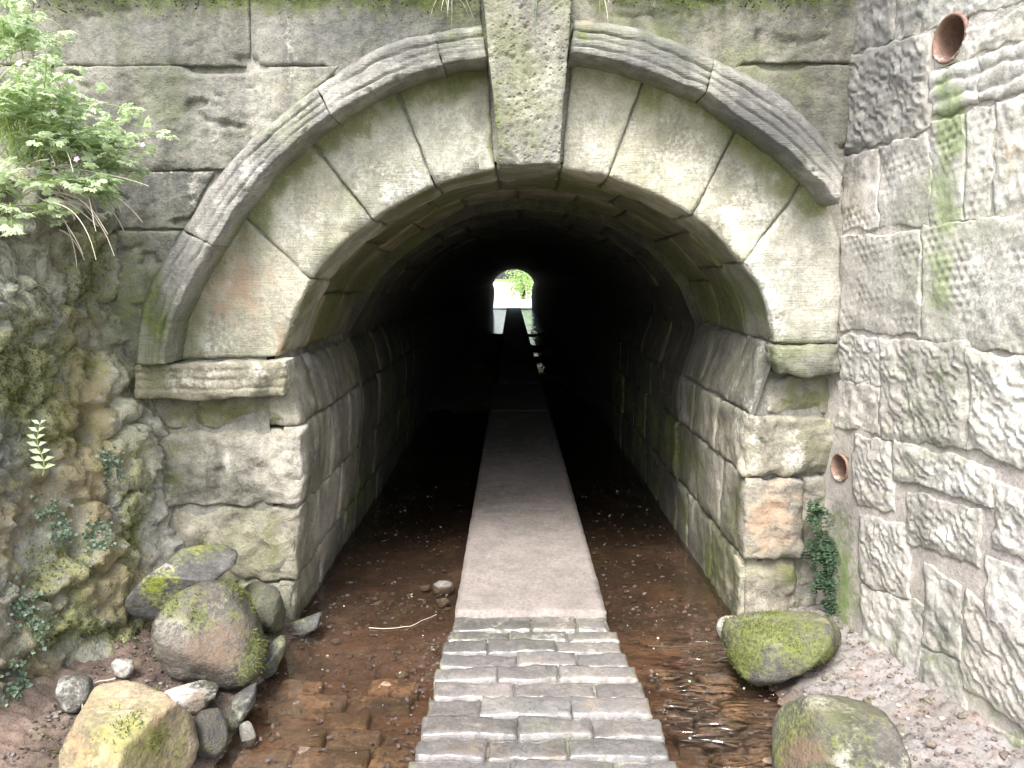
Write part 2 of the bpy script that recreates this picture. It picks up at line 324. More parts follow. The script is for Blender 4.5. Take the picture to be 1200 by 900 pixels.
ST_RWALL = [(MO, 1112, 150, 22, 75, 1.1), (MO, 1106, 240, 22, 60, 1.0), (MO, 1104, 330, 20, 75, .8), (MO, 1085, 440, 50, 50, .45),
    (DK, 1020, 30, 75, 130, 1.3), (DK, 1010, 130, 60, 90, 1.1), (DK, 1040, 30, 35, 50, .6), (DK, 1000, 330, 20, 60, .45), (DK, 995, 230, 16, 60, .4), (DK, 1000, 430, 22, 60, .45),
    (RU, 1183, 175, 20, 50, .6), (RU, 1010, 500, 30, 60, .25), (LI, 1160, 340, 60, 60, .6), (LI, 1180, 480, 50, 70, .7), (LI, 1120, 560, 60, 30, .5), (LI, 1110, 620, 40, 40, .5), (LI, 1160, 20, 60, 40, .4),
    (MO, 1040, 760, 30, 40, .5), (MO, 985, 700, 22, 90, .9), (MO, 1150, 810, 20, 20, .5), (DK, 990, 650, 22, 130, .95), (MO, 1190, 870, 30, 20, .6), (DK, 1050, 790, 60, 40, .7), (DK, 1110, 740, 100, 70, .55), (DK, 1180, 860, 70, 40, .65), (MO, 1100, 760, 90, 60, .35), (MO, 1150, 830, 60, 30, .4), (RU, 1060, 700, 60, 70, .25)]
def stain_rwall(P):
    s = blobs(P, ST_RWALL); s[:, DK] += np.clip(.22 * fbm(P * 4 + 9, 4), 0, 1); s[:, LI] += np.clip(.4 * fbm(P * 4 + 40, 4), 0, 1); return s
# ------------------------------------------------------------------ portal wall
def fmap(u, v): return np.column_stack([u, np.zeros_like(u), v]), np.tile([0, -1., 0], (len(u), 1))
def fx(pts, y=0.): return np.array([pf(a, b, y)[[0, 2]] for a, b in pts])
HP, KP, IP = .19, .24, .11                       # how far hood, keystone and impost stand proud
INTR = fx([(326, 418), (340, 380), (363, 327), (400, 287), (437, 258), (475, 235), (510, 217), (545, 205), (582, 199), (620, 196), (660, 198), (713, 207), (767, 227), (800, 245), (833, 267), (865, 300), (887, 330), (900, 360), (908, 402)])
HIN = fx([(192, 428), (197, 390), (213, 350), (240, 300), (253, 283), (287, 228), (313, 198), (350, 163), (387, 135), (430, 110), (467, 93), (517, 76), (568, 67), (620, 62), (667, 63), (700, 66), (750, 80), (800, 99), (827, 109), (883, 150), (923, 176), (960, 213), (984, 240)], -HP)
HOUT = fx([(153, 428), (156, 380), (165, 340), (187, 300), (213, 261), (240, 217), (283, 167), (325, 132), (367, 100), (400, 75), (430, 57), (460, 43), (510, 34), (563, 25), (620, 19), (672, 19), (717, 22), (760, 31), (800, 46), (837, 64), (890, 90), (930, 117), (965, 152), (991, 186)], -HP)
N_ = 400
INTR = resample(INTR, N_); HIN = resample(HIN, N_); HOUT = resample(HOUT, N_)
def smooth(P, k=9):
    Q = P.copy()
    for _ in range(k): Q[1:-1] = (Q[:-2] + Q[1:-1] * 2 + Q[2:]) / 4
    return Q
INTR, HIN, HOUT = smooth(INTR, 40), smooth(HIN, 25), smooth(HOUT, 25)
HMID = (HIN + HOUT) / 2
def near(C, p): return int(np.argmin(np.linalg.norm(C - np.asarray(p), axis=1)))
portal = thing('tunnel_portal', (0, 0, 0), 'weathered sandstone tunnel mouth wall with a moulded round arch and tall keystone', 'portal wall')
# profile of the passage at the mouth: left jamb, arch, right jamb
PROF = np.vstack([fx([(338, 790), (343, 740), (347, 680), (352, 600), (355, 540), (352, 490), (340, 445)]), INTR, fx([(893, 445), (878, 490), (873, 560), (869, 640), (868, 740), (868, 790)])])
PL = plen(PROF); PROF = resample(PROF, 900); PC = np.array([.03, 1.15])
_t = np.gradient(PROF, axis=0); _n = np.column_stack([_t[:, 1], -_t[:, 0]]); _n /= np.linalg.norm(_n, axis=1)[:, None]
for k_ in range(30): _n[1:-1] = (_n[:-2] + _n[1:-1] * 2 + _n[2:]) / 4
_n /= np.linalg.norm(_n, axis=1)[:, None]
_n *= np.sign(np.sum(_n * (PC - PROF), axis=1))[:, None]
PA = np.linspace(0, PL, 900)
def tmap(u, v):
    x = np.interp(u, PA, PROF[:, 0]); z = np.interp(u, PA, PROF[:, 1]); a = np.interp(u, PA, _n[:, 0]); b = np.interp(u, PA, _n[:, 1])
    return np.column_stack([x, v, z]), np.column_stack([a, np.zeros_like(a), b])
def uat(px, py): return PA[near(PROF, pf(px, py)[[0, 2]])]
def rect(u0, v0, u1, v1, n=2):
    return np.column_stack([np.linspace(u0, u1, n), np.full(n, v0)]), np.column_stack([np.linspace(u0, u1, n), np.full(n, v1)])
def vault_stain_shade(P, k=.55):  # stains, plus painted darkening that follows daylight fading inward
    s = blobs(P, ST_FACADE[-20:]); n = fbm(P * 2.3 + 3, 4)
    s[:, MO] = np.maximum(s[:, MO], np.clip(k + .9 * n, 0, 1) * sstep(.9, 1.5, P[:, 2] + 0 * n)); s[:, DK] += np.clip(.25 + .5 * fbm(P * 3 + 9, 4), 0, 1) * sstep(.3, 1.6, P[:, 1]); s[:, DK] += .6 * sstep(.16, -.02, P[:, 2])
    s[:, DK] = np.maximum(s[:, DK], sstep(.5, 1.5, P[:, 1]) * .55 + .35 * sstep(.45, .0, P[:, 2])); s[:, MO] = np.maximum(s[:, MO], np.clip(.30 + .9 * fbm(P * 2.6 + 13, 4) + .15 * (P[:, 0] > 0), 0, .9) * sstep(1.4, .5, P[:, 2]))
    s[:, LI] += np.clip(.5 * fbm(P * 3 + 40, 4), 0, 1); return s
# voussoirs: face plus the soffit of the same stone
LJ = [((326, 418), (192, 428)), ((363, 327), (285, 255)), ((437, 258), (373, 176)), ((510, 217), (470, 118)), ((581, 199), (570, 62))]
RJ = [((659, 198), (670, 58)), ((714, 207), (753, 92)), ((811, 252), (852, 172)), ((872, 308), (938, 222)), ((908, 402), (990, 250))]
def under_hood(j):                       # radial joint carried on up under the hood
    a = pf(*j[0])[[0, 2]]; b = pf(*j[1])[[0, 2]]; return near(HMID, b + (b - a) / np.linalg.norm(b - a) * .10)
for J, side in ((LJ, 0), (RJ, 1)):
    for k in range(4):
        a0, a1 = near(INTR, pf(*J[k][0])[[0, 2]]), near(INTR, pf(*J[k + 1][0])[[0, 2]])
        b0, b1 = under_hood(J[k]), under_hood(J[k + 1])
        if k == 0 and side == 0: b0 = 0
        A = INTR[a0:a1 + 1]; Bc = HMID[b0:b1 + 1]
        if side == 1 and k == 3: Bc = np.vstack([HMID[b0:], fx([(1000, 330), (995, 404)])])
        prd = random.uniform(-.006, .010)
        def hf(P, S, T, e, Q, k=k, side=side):
            h = .0035 * np.abs(fbm(P * 30, 3))
            if side == 1 and k >= 2: h += -.010 * sstep(.1, .5, fbm(P * 4 + 5, 3)) + .006 * fbm(P * 16, 3)
            if side == 0 and k == 0: h += .010 * sstep(.0, .25, fbm(P * 5 + 2, 3)) * sstep(.35, .1, P[:, 2] - 1.25)
            return -h
        V1, F1 = patch(fmap, A, Bc, res=.012, gap=.005, proud=prd, depth=.12, amp=.006, edge=.009, er=.010, hfun=hf, wob=.007)
        u0, u1 = uat(*J[k][0]), uat(*J[k + 1][0])
        V2, F2 = patch(tmap, *rect(u0, .004, u1, .42, 12), res=.018, gap=.004, proud=0, depth=.08, amp=.005, edge=.012, er=.015)
        V, F = joinm((V1, F1), (V2, F2))
        s = stain_facade(V)
        dd = np.min(np.linalg.norm(V[:, None, [0, 2]] - HIN[None, ::8], axis=2), axis=1)
        nn = fbm(V * 5 + 2, 4)
        onf = V[:, 1] < .03
        s[:, MO] = np.maximum(s[:, MO], np.where(onf, sstep(.16, .0, dd + .10 * nn) * (1.0 if k else .6), vault_stain_shade(V, .5)[:, 0]))
        mk('voussoir', V, F, M_VOUS, portal, s)
# soffit stone under the keystone is part of the keystone
u0, u1 = uat(581, 199), uat(659, 198)
V2, F2 = patch(tmap, *rect(u0, .004, u1, .42, 8), res=.018, gap=.005, depth=.08)
KA = fx([(585, 193), (655, 193)], -KP); KB = fx([(561, -45), (675, -45)], -KP)
def hkey(P, S, T, e, Q):
    a = fbm(P * 26, 3); b = fbm(P * 60 + 8, 2)
    return -.009 * sstep(.22, .6, a) - .006 * sstep(.2, .5, b) + .006 * fbm(P * 6, 3)
V1, F1 = patch(fmap, KA, KB, res=.0075, gap=.002, proud=KP, depth=.28, amp=.006, edge=.009, er=.012, hfun=hkey, wob=.006, tilt=0)
V, F = joinm((V1, F1), (V2, F2))
s = stain_facade(V, [(DK, 620, 40, 60, 50, .35), (LI, 610, 120, 40, 60, .15), (MO, 580, 140, 10, 80, .7)])
onf = V[:, 1] > -.15; s[onf, MO] = np.maximum(s[onf, MO], .5)
mk('keystone', V, F, M_KEY, portal, s)
# hood mould stones, each with three run grooves
def hhood(P, S, T, e, Q):
    jit = .02 * fbm(P * 3, 2)
    h = 0
    for c, wd, dp in ((.22, .016, .020), (.43, .015, .018), (.63, .016, .020)):
        h = h - dp * np.exp(-((T + jit - c) / wd) ** 2) * np.clip(.65 + 1.1 * fbm(P * 4 + c * 9, 3), .1, 1.2)
    h = h - .035 * sstep(.80, 1.0, T) + .012 * sstep(.64, .3, T) * .5
    return h - .016 * sstep(.25, .5, fbm(P * 9 + 4, 3)) * sstep(.25, .0, T)
HJ = [((192, 428), (153, 428)), ((247, 287), (207, 267)), ((388, 137), (368, 100)), ((517, 77), (508, 35)), ((569, 67), (563, 25))]
HR = [((666, 63), (673, 19)), ((827, 109), (840, 65)), ((984, 240), (991, 187))]
for J in (HJ, HR):
    for k in range(len(J) - 1):
        g = lambda C, q: near(C, pf(*q, -HP)[[0, 2]])
        A = HIN[g(HIN, J[k][0]):g(HIN, J[k + 1][0]) + 1]; Bc = HOUT[g(HOUT, J[k][1]):g(HOUT, J[k + 1][1]) + 1]
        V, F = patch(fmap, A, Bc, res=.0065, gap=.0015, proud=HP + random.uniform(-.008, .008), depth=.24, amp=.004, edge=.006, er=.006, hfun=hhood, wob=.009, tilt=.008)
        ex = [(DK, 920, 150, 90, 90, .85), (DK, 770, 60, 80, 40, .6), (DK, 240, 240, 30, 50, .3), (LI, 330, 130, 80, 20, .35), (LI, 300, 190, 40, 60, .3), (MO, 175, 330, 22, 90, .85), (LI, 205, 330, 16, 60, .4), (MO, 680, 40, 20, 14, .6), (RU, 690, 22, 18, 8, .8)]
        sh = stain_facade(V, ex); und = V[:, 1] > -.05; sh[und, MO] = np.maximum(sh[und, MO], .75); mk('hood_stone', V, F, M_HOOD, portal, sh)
# impost blocks
def himp(P, S, T, e, Q):
    h = 0
    for c, dp in ((.30, .012), (.55, .014), (.78, .014)): h = h - dp * np.exp(-((T + .02 * fbm(P * 6, 2) - c) / .03) ** 2) * np.clip(.8 + fbm(P * 5 + c, 2), 0, 1.2)
    h = h + .012 * T
    return h - .02 * sstep(.1, .5, fbm(P * 7 + 3, 3)) * sstep(.35, .0, T) - .035 * sstep(.88, 1.0, S + .12 * (1 - T))
V, F = patch(fmap, fx([(158, 467), (240, 470), (300, 466), (330, 468)], -IP), fx([(156, 427), (333, 424)], -IP), res=.008, gap=.002, proud=IP, depth=.16, amp=.005, edge=.012, er=.014, hfun=himp, wob=.014)
mk('impost', V, F, M_HOOD if False else M_PIER, portal, stain_facade(V, [(LI, 250, 440, 110, 30, .5)]))
V, F = patch(fmap, fx([(914, 438), (950, 444), (986, 436)], -.08), fx([(906, 406), (986, 404)], -.08), res=.009, gap=.002, proud=.08, depth=.14, amp=.010, edge=.02, er=.02, wob=.018)
tag(mk('impost', V, F, M_HOOD, portal, stain_facade(V)), 'broken stump of the impost beside the retaining wall')
# pier blocks: face and reveal of the same block
def pier(front, rev, mat=M_PIER, prd=0., fd=.02, lab=None, name='pier_block', ydep=.5, side=0):
    A, B = front
    V1, F1 = patch(fmap, fx(A), fx(B), res=.012, gap=.005, proud=prd, depth=.10, amp=.014, edge=fd, er=.028, wob=.026, hfun=lambda P, S, T, e, Q: .010 * fbm(P * 16, 4) - .020 * sstep(.25, .55, fbm(P * 5 + 7, 3)))
    ps = [(V1, F1)]
    if rev: ps.append(patch(tmap, *rect(rev[0], .006 - prd, rev[1], ydep, 6), res=.016, gap=.005, depth=.08, amp=.010, edge=.014, er=.02, wob=.016))
    V, F = joinm(*ps); s = stain_facade(V); s2 = vault_stain_shade(V, .3); inn = V[:, 1] > .05; s[inn] = np.maximum(s[inn], s2[inn])
    o = mk(name, V, F, mat, portal, s)
    if lab: o['label'] = lab
    return o
UL = [uat(343, 742), uat(348, 682), uat(352, 597), uat(353, 500), uat(328, 425)]
pier(([(110, 770), (341, 770)], [(110, 684), (343, 684)]), (0.0, UL[1]), ydep=.55)
pier(([(110, 682), (343, 682)], [(110, 598), (353, 594)]), (UL[1], UL[2]), ydep=.36)
pier(([(110, 596), (353, 592)], [(110, 508), (355, 502)]), (UL[2], UL[3]), ydep=.60, prd=.012)
pier(([(110, 506), (352, 500)], [(110, 464), (330, 462)]), None, prd=-.006)
V, F = patch(tmap, *rect(UL[3], .0, UL[4], .38, 6), res=.016, gap=.005, depth=.08, amp=.006, edge=.014, er=.02)
mk('reveal_block', V, F, M_PIER, portal, vault_stain_shade(V, .2))
UR = [uat(908, 402), uat(878, 487), uat(872, 560), uat(869, 655), PL]
pier(([(905, 489), (990, 489)], [(895, 442), (990, 438)]), (UR[0], UR[1]), prd=-.045, ydep=.42)
pier(([(872, 560), (990, 558)], [(877, 489), (990, 491)]), (UR[1], UR[2]), prd=.004, ydep=.55, fd=.03)
pier(([(870, 655), (940, 655)], [(872, 562), (942, 562)]), (UR[2], UR[3]), prd=.025, ydep=.40, lab='orange sandstone block in the right pier', fd=.03)
pier(([(942, 655), (992, 655)], [(944, 560), (992, 560)]), None, prd=-.02)
pier(([(866, 770), (935, 770)], [(868, 658), (938, 658)]), (UR[3], PL), prd=-.012, ydep=.58, fd=.03)
pier(([(937, 770), (1000, 770)], [(940, 658), (1000, 658)]), None, prd=-.045)
# wall stones round the hood
def hmid_px(px0, px1):
    a, b = near(HMID, pf(px0[0], px0[1], -HP)[[0, 2]]), near(HMID, pf(px1[0], px1[1], -HP)[[0, 2]])
    return HMID[min(a, b):max(a, b) + 1] if a < b else HMID[b:a + 1][::-1]
def hwall(P, S, T, e, Q):
    a = (P[:, 0] * .6 + P[:, 2] * .8) / .035 + 1.5 * fbm(P * 8, 3); tl = .007 * (np.abs((a % 1) - .5) * 2 - .5) * np.clip(1.6 * fbm(P * 3 + 8, 3) + .25, 0, 1)
    return tl + .014 * fbm(P * 5 + 2, 4) + .009 * fbm(P * 22, 4) - .026 * sstep(.28, .5, fbm(P * np.array([4, 4, 9]) + 11, 3))
def wstone(A, B, prd=0., **kw):
    V, F = patch(fmap, A, B, res=.012, gap=kw.get('gap', .001), proud=prd * .4, depth=.10, amp=.0, edge=kw.get('edge', .003), er=.006, tilt=0, hfun=kw.get('hf', hwall), wob=.008)
    mk('wall_stone', V, F, M_WALL, portal, stain_facade(V, kw.get('ex', ())))
Y0 = -45
wstone(fx([(-120, 76), (40, 76)]), fx([(-120, Y0), (40, Y0)]))
wstone(fx([(40, 78), (220, 78), (292, 78)]), fx([(40, Y0), (292, Y0)]), .006)
wstone(np.vstack([fx([(294, 76), (380, 76)]), hmid_px((395, 88), (563, 46))]), fx([(294, Y0), (562, Y0)]))
def hcleft(P, S, T, e, Q):
    px, py = topix(P); return hwall(P, S, T, e, Q) - .07 * np.exp(-((px - 258) / 34) ** 4 - ((py - 80) / 5) ** 2)
wstone(np.vstack([fx([(60, 199)]), fx([(270, 199)])]), np.vstack([fx([(60, 78), (398, 78)])]), .010, hf=hcleft, edge=.003)
wstone(fx([(-120, 199), (58, 199)]), fx([(-120, 78), (58, 78)]))
wstone(fx([(-60, 268), (215, 268)]), fx([(-60, 201), (250, 201)]), -.004)
wstone(fx([(-60, 430), (170, 430)]), fx([(-60, 270), (212, 270)]), .0)
wstone(fx([(-120, 600), (108, 600)]), fx([(-120, 430), (108, 430)]), .0)
wstone(np.vstack([hmid_px((672, 42), (850, 82)), fx([(870, 74), (1005, 74)])]), fx([(672, Y0), (1005, Y0)]), .004, hf=lambda P, S, T, e, Q: hwall(P, S, T, e, Q) * .8)
def hc2(P, S, T, e, Q):
    px, py = topix(P); return hwall(P, S, T, e, Q) * .7 - .06 * np.exp(-((px - 917) / 24) ** 4 - ((py - 76) / 5) ** 2)
A = np.vstack([hmid_px((985, 205), (865, 85)), fx([(850, 77)])]); wstone(A, fx([(1003, 205), (1003, 100), (1003, 76)]), .0, hf=hc2)
# joint mortar behind the stones
us = np.arange(-2.9, 1.62, .03); vz = np.arange(-.35, 2.95, .03)
P, F = grid_surface(lambda u, v: np.column_stack([u, np.where((v < 1.28) & (u > 0), .062, .019) + .003 * fbm(np.column_stack([u, u * 0, v]) * 20, 2), v]), us, vz)
cen = P[F].mean(1); mid = (INTR + np.array([np.interp(np.linspace(0, 1, N_), np.linspace(0, 1, N_), HMID[:, k]) for k in (0, 1)]).T) / 2
def inside(pt, poly):
    x, z = pt[:, 0], pt[:, 1]; c = np.zeros(len(pt), bool); n = len(poly); j = n - 1
    for i in range(n):
        xi, zi, xj, zj = *poly[i], *poly[j]
        c ^= ((zi > z) != (zj > z)) & (x < (xj - xi) * (z - zi) / (zj - zi + 1e-12) + xi); j = i
    return c
poly = np.vstack([[[PROF[0, 0] - .05, -1]], [[PROF[0, 0] - .05, 1.2]], INTR[::8] + (INTR[::8] - PC) * .05, [[PROF[-1, 0] + .05, 1.2]], [[PROF[-1, 0] + .05, -1]]])
F = F[~inside(cen[:, [0, 2]], poly)]
mk('joint_mortar', P, F, M_JOINT, portal, np.zeros((len(P), 4)))
# ------------------------------------------------------------------ tunnel
LEN = 37.0; RING = 1.42
tunnel = thing('tunnel', (0, .4, 0), 'long dark stone tunnel passage with light at its far end', 'tunnel')
# ring of dressed stone behind the mouth
ujs = [uat(*j[0]) for j in LJ] + [uat(*j[0]) for j in RJ]
for ci, (y0, y1) in enumerate(((.42, .90), (.90, RING))):
    cuts = [ujs[0]]
    n = 9 + ci
    cuts = list(np.linspace(ujs[0], ujs[-1], n + 1)); cuts = [cuts[0]] + [c + random.uniform(-.05, .05) for c in cuts[1:-1]] + [cuts[-1]]
    for k in range(n):
        V, F = patch(tmap, *rect(cuts[k], y0, cuts[k + 1], y1, 10), res=.022, gap=.004, proud=random.uniform(-.006, .008), depth=.07, amp=.006, edge=.014, er=.016)
        mk('vault_stone', V, F, M_VAULT, tunnel, vault_stain_shade(V))
for side, us_ in ((0, [0, UL[1], UL[2], UL[3], UL[4]]), (1, [UR[0], UR[1], UR[2], UR[3], PL])):
    for k in range(4):
        y0 = ((.55, .36, .60, .38), (.42, .55, .40, .58))[side][k]; y1 = y0 + random.uniform(.45, .6)
        for a, b in ((y0, y1), (y1, RING if True else 0)):
            if b - a < .08: continue
            V, F = patch(tmap, *rect(us_[k], a, us_[k + 1], b, 5), res=.022, gap=.006, proud=random.uniform(-.008, .010), depth=.07, amp=.006, edge=.015, er=.02, wob=.01)
            mk('side_stone', V, F, M_PIER, tunnel, vault_stain_shade(V, .35))
P, F = grid_surface(lambda u, v: (lambda q: q[0] - q[1] * .022)(tmap(u, v)), np.linspace(0, PL, 160), np.linspace(.01, RING + .05, 40))
mk('joint_mortar', P, F, M_JOINT, tunnel, np.zeros((len(P), 4)))
for side, us_ in ((0, [0, UL[1], UL[2], UL[3], UL[4]]), (1, [UR[0], UR[1], UR[2], UR[3], PL])):
    for k in range(4):
        y0 = RING + .004
        while y0 < 4.2:
            y1 = y0 + random.uniform(.5, .85); V, F = patch(tmap, *rect(us_[k], y0, us_[k + 1], y1, 5), res=.035, gap=.006, proud=.012 + random.uniform(-.01, .012), depth=.07, amp=.008, edge=.015, er=.02, wob=.012)
            q = vault_stain_shade(V, .3); q[:, DK] = np.clip(.25 + .28 * (V[:, 1] - 1.4) + .4 * fbm(V * 3, 3), 0, 1); mk('side_stone', V, F, M_BARREL, tunnel, q); y0 = y1  # blacker inward: tunnel gloom painted into the side stones
for ci in range(4):
    y0 = RING + .006 + ci * .68; cuts = np.linspace(ujs[0], ujs[-1], 11 + ci % 2)
    for k in range(len(cuts) - 1):
        V, F = patch(tmap, *rect(cuts[k], y0, cuts[k + 1], y0 + .68, 8), res=.035, gap=.005, proud=.058 + random.uniform(-.008, .008) - .04 * (k in (0, len(cuts) - 2)), depth=.08, amp=.007, edge=.014, er=.018)
        q = vault_stain_shade(V, .2); q[:, DK] = np.clip(.45 + .25 * (V[:, 1] - 1.4) + .4 * fbm(V * 3, 3), 0, 1); mk('vault_stone', V, F, M_BARREL, tunnel, q)  # painted gloom deepens inward on the vault as well
# inner barrel: courses cut into its surface, a little tighter than the ring
def barrel(u, v):
    P, N = tmap(u, v); c = .045 * sstep(1.15, 1.5, P[:, 2]) * sstep(RING + 3.0 * (P[:, 2] < 1.3), RING, v) ** .0 + .012 * fbm(P * np.array([3, 3, 3]), 3)
    row = u / .30; st = np.abs((row % 1) - .5); ln = ((v / .55 + .5 * (np.floor(row) % 2)) % 1) - .5
    j = np.maximum(sstep(.44, .49, st), sstep(.46, .49, np.abs(ln)))
    far = sstep(20, 37, v)
    return P + N * (c - .014 * j + .03 * far)[:, None]
P, F = grid_surface(barrel, np.linspace(0, PL, 150), np.concatenate([np.arange(RING, 9, .055), np.arange(9, LEN + .01, .4)]))
s = np.zeros((len(P), 4)); s[:, LI] = np.clip(.5 * fbm(P * np.array([3, 2, .6]), 3), 0, 1) * .5 * sstep(2.2, 1.4, P[:, 1])  # paler by the mouth: entering daylight painted into the lining
s[:, DK] = np.clip(.35 + .22 * (P[:, 1] - 1.4) + .5 * fbm(P * np.array([2, 1, 2]), 3) + .3 * sstep(1.2, 1.7, P[:, 2]), 0, 1); s[:, MO] = np.clip(.25 + .6 * fbm(P * 2 + 5, 3), 0, 1) * sstep(4, 1.5, P[:, 1])  # darkness growing inward is painted shade; green near the mouth is algae
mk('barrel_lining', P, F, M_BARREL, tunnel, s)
a = np.linspace(0, PL, 150); P0, N0 = tmap(a, np.full(150, RING)); P1, N1 = tmap(a, np.full(150, RING + .002))
V = np.vstack([P0 - N0 * .10, P1 + N1 * (.006 + .05 * sstep(1.15, 1.5, P1[:, 2]))[:, None]]); F = np.stack([np.arange(149), np.arange(1, 150), np.arange(151, 300), np.arange(150, 299)], 1)
mk('ring_step', V, F, M_BARREL, tunnel, np.zeros((300, 4)))
# far mouth wall
far = thing('far_portal', (0, LEN, 0), 'distant sunlit mouth wall at the far end of the tunnel', 'portal wall')
us = np.linspace(0, PL, 120); q = tmap(us, np.full(120, LEN + .02)); inn = q[0] + q[1] * .06
ang = np.arctan2(inn[:, 2] - 1.0, inn[:, 0]); out = np.column_stack([np.clip(inn[:, 0] * 4, -4, 4), inn[:, 1], np.clip(1.2 + (inn[:, 2] - 1.2) * 3.2, -.3, 3.4)])
V = np.vstack([inn, out]); F = np.stack([np.arange(119), np.arange(1, 120), np.arange(121, 240), np.arange(120, 239)], 1)
mk('wall_face', V, F, M_PIER, far, np.zeros((240, 4)))
# ------------------------------------------------------------------ retaining wall on the right
RA = math.radians(10); RO = np.array([1.48, 0, 0]); RU_ = np.array([math.sin(RA), -math.cos(RA), 0]); RN = np.array([-math.cos(RA), -math.sin(RA), 0])
def rmap(u, v): return RO + u[:, None] * RU_ + v[:, None] * np.array([0, 0, 1.]), np.tile(RN, (len(u), 1))
def rw(px, py):
    p = onplane(min(px, 1200), py, RO, RN); u = (p - RO) @ RU_
    return (1.32 if px > 1200 else u, p[2])
rwall = thing('retaining_wall', (1.5, -.3, 0), 'pale tooled sandstone retaining wall flaring out on the right of the arch', 'stone wall')
PIPES = [(rw(1113, 45), .075), ((.085, rw(980, 546)[1]), .056)]
def cut_pipes(V, F, f=1.12):
    c = V[F].mean(1); keep = np.ones(len(F), bool); u = (c - RO) @ RU_; d = np.abs((c - RO) @ RN)
    for (pu, pz), r in PIPES: keep &= ~(((u - pu) ** 2 + (c[:, 2] - pz) ** 2 < (r * f) ** 2))
    return F[keep]
def tool(style):
    def f(P, S, T, e, Q):
        u, v = Q[:, 0], Q[:, 1]; n = fbm(P * 9, 3); m = sstep(.012, .035, e)
        if style == 'furrow':
            a = (u * .62 + v * .78) / .036 + .9 * n + .5 * fbm(P * 32, 2); st = np.abs((a % 1) - .5) * 2
            br = fbm(np.column_stack([(u * .78 - v * .62) * 26, u * 0 + SEED[0], np.floor(a) * 3.7]), 3)
            return (.0075 * (sstep(.15, .8, st) - .5) * np.clip(.7 + 2.6 * br, 0, 1.5) + .014 * n) * m + .003 * m
        if style == 'dots':
            sp = .032; a = (u * .8 + v * .6) / sp + .25 * n; b = (-u * .6 + v * .8) / (sp * 1.15) + .25 * fbm(P * 9 + 5, 2)
            b = b + .5 * (np.floor(a) % 2); da, db = (a % 1) - .5, (b % 1) - .5
            return .006 * n - .008 * np.exp(-(da / .24) ** 2 - (db / .20) ** 2) * np.clip(.5 + 2.2 * fbm(P * 5 + 3, 3), 0, 1.3) * sstep(.008, .02, e)
        return .014 * fbm(P * 7 + 1, 4) + .009 * fbm(P * 24, 4) * m
    return f
def rstone(bl, br, tl, tr, style, prd=.004, res=.0075, name='wall_stone', hf=None, gap=.006, mat=None, edge=.006):
    ex = 5 if bl[1] > 392 else 1.5
    bl = (bl[0] - ex, bl[1] + ex); tl = (tl[0] - ex, tl[1] - ex)
    br = (br[0] + ex * (br[0] < 1200), br[1] + ex); tr = (tr[0] + ex * (tr[0] < 1200), tr[1] - ex)
    prd = prd * .5 + (.005 if style == 'dots' else .002)
    V, F = patch(rmap, np.array([rw(*bl), rw(*br)]), np.array([rw(*tl), rw(*tr)]), res=res, gap=gap, proud=prd, depth=.05, amp=.005, edge=edge, er=.009, wob=.026, hfun=hf or tool(style))
    F = cut_pipes(V, F); mk(name, V, F, mat or M_RWALL, rwall, stain_rwall(V))
R = 1250
rstone((998, 64), (1046, 50), (1002, -40), (1052, -60), 'rough')
rstone((1048, 50), (R, 14), (1056, -60), (R, -100), 'rough')
rstone((991, 182), (1090, 152), (997, 66), (1090, 38), 'furrow', .012)
rstone((1093, 82), (R, 50), (1092, 48), (R, 18), 'rough')
def strg(P, S, T, e, Q): return .011 * np.abs(np.sin(T * math.pi * 3)) ** .5 + .006 * fbm(P * 12, 3)
rstone((1092, 140), (1148, 122), (1092, 84), (1148, 67), 'm', .006, name='string_course', hf=strg)
rstone((1149, 122), (R, 107), (1149, 67), (R, 53), 'm', .006, name='string_course', hf=strg)
rstone((987, 272), (1029, 268), (989, 186), (1030, 173), 'dots'); rstone((1031, 269), (1088, 264), (1032, 172), (1090, 156), 'dots')
rstone((1090, 266), (1129, 260), (1092, 143), (1132, 132), 'dots'); rstone((1131, 260), (1160, 252), (1134, 131), (1166, 121), 'dots'); rstone((1163, 252), (R, 240), (1168, 121), (R, 111), 'rough')
rstone((986, 388), (1080, 392), (988, 278), (1080, 271), 'dots', .010); rstone((1084, 396), (R, 412), (1086, 270), (R, 250), 'dots', .008)
rstone((985, 446), (1029, 452), (986, 394), (1030, 397), 'furrow'); rstone((983, 498), (1029, 506), (985, 450), (1029, 455), 'rough')
rstone((1036, 508), (1130, 524), (1036, 402), (1132, 404), 'furrow', .014); rstone((1140, 520), (R, 554), (1140, 412), (R, 420), 'furrow', .014)
rstone((1006, 588), (1044, 598), (1004, 512), (1044, 522), 'furrow', .010); rstone((1052, 556), (1158, 592), (1052, 518), (1160, 552), 'furrow', .016)
rstone((1166, 640), (R, 652), (1168, 568), (R, 574), 'furrow', .012); rstone((1068, 632), (1146, 664), (1066, 578), (1146, 602), 'furrow', .012)
rstone((1012, 680), (1062, 700), (1010, 604), (1062, 622), 'furrow', .010); rstone((1160, 716), (R, 738), (1160, 652), (R, 662), 'rough', .010)
rstone((1014, 762), (1078, 800), (1012, 688), (1080, 712), 'rough', .010); rstone((1086, 752), (1124, 772), (1086, 660), (1124, 690), 'rough', .014)
rstone((1132, 800), (R, 850), (1132, 690), (R, 748), 'furrow', .014); rstone((1084, 806), (1130, 838), (1084, 760), (1130, 784), 'rough', .010)
rstone((1020, 795), (1080, 840), (1016, 770), (1080, 806), 'rough', .012); rstone((1090, 850), (R, 930), (1090, 818), (R, 858), 'rough', .016)
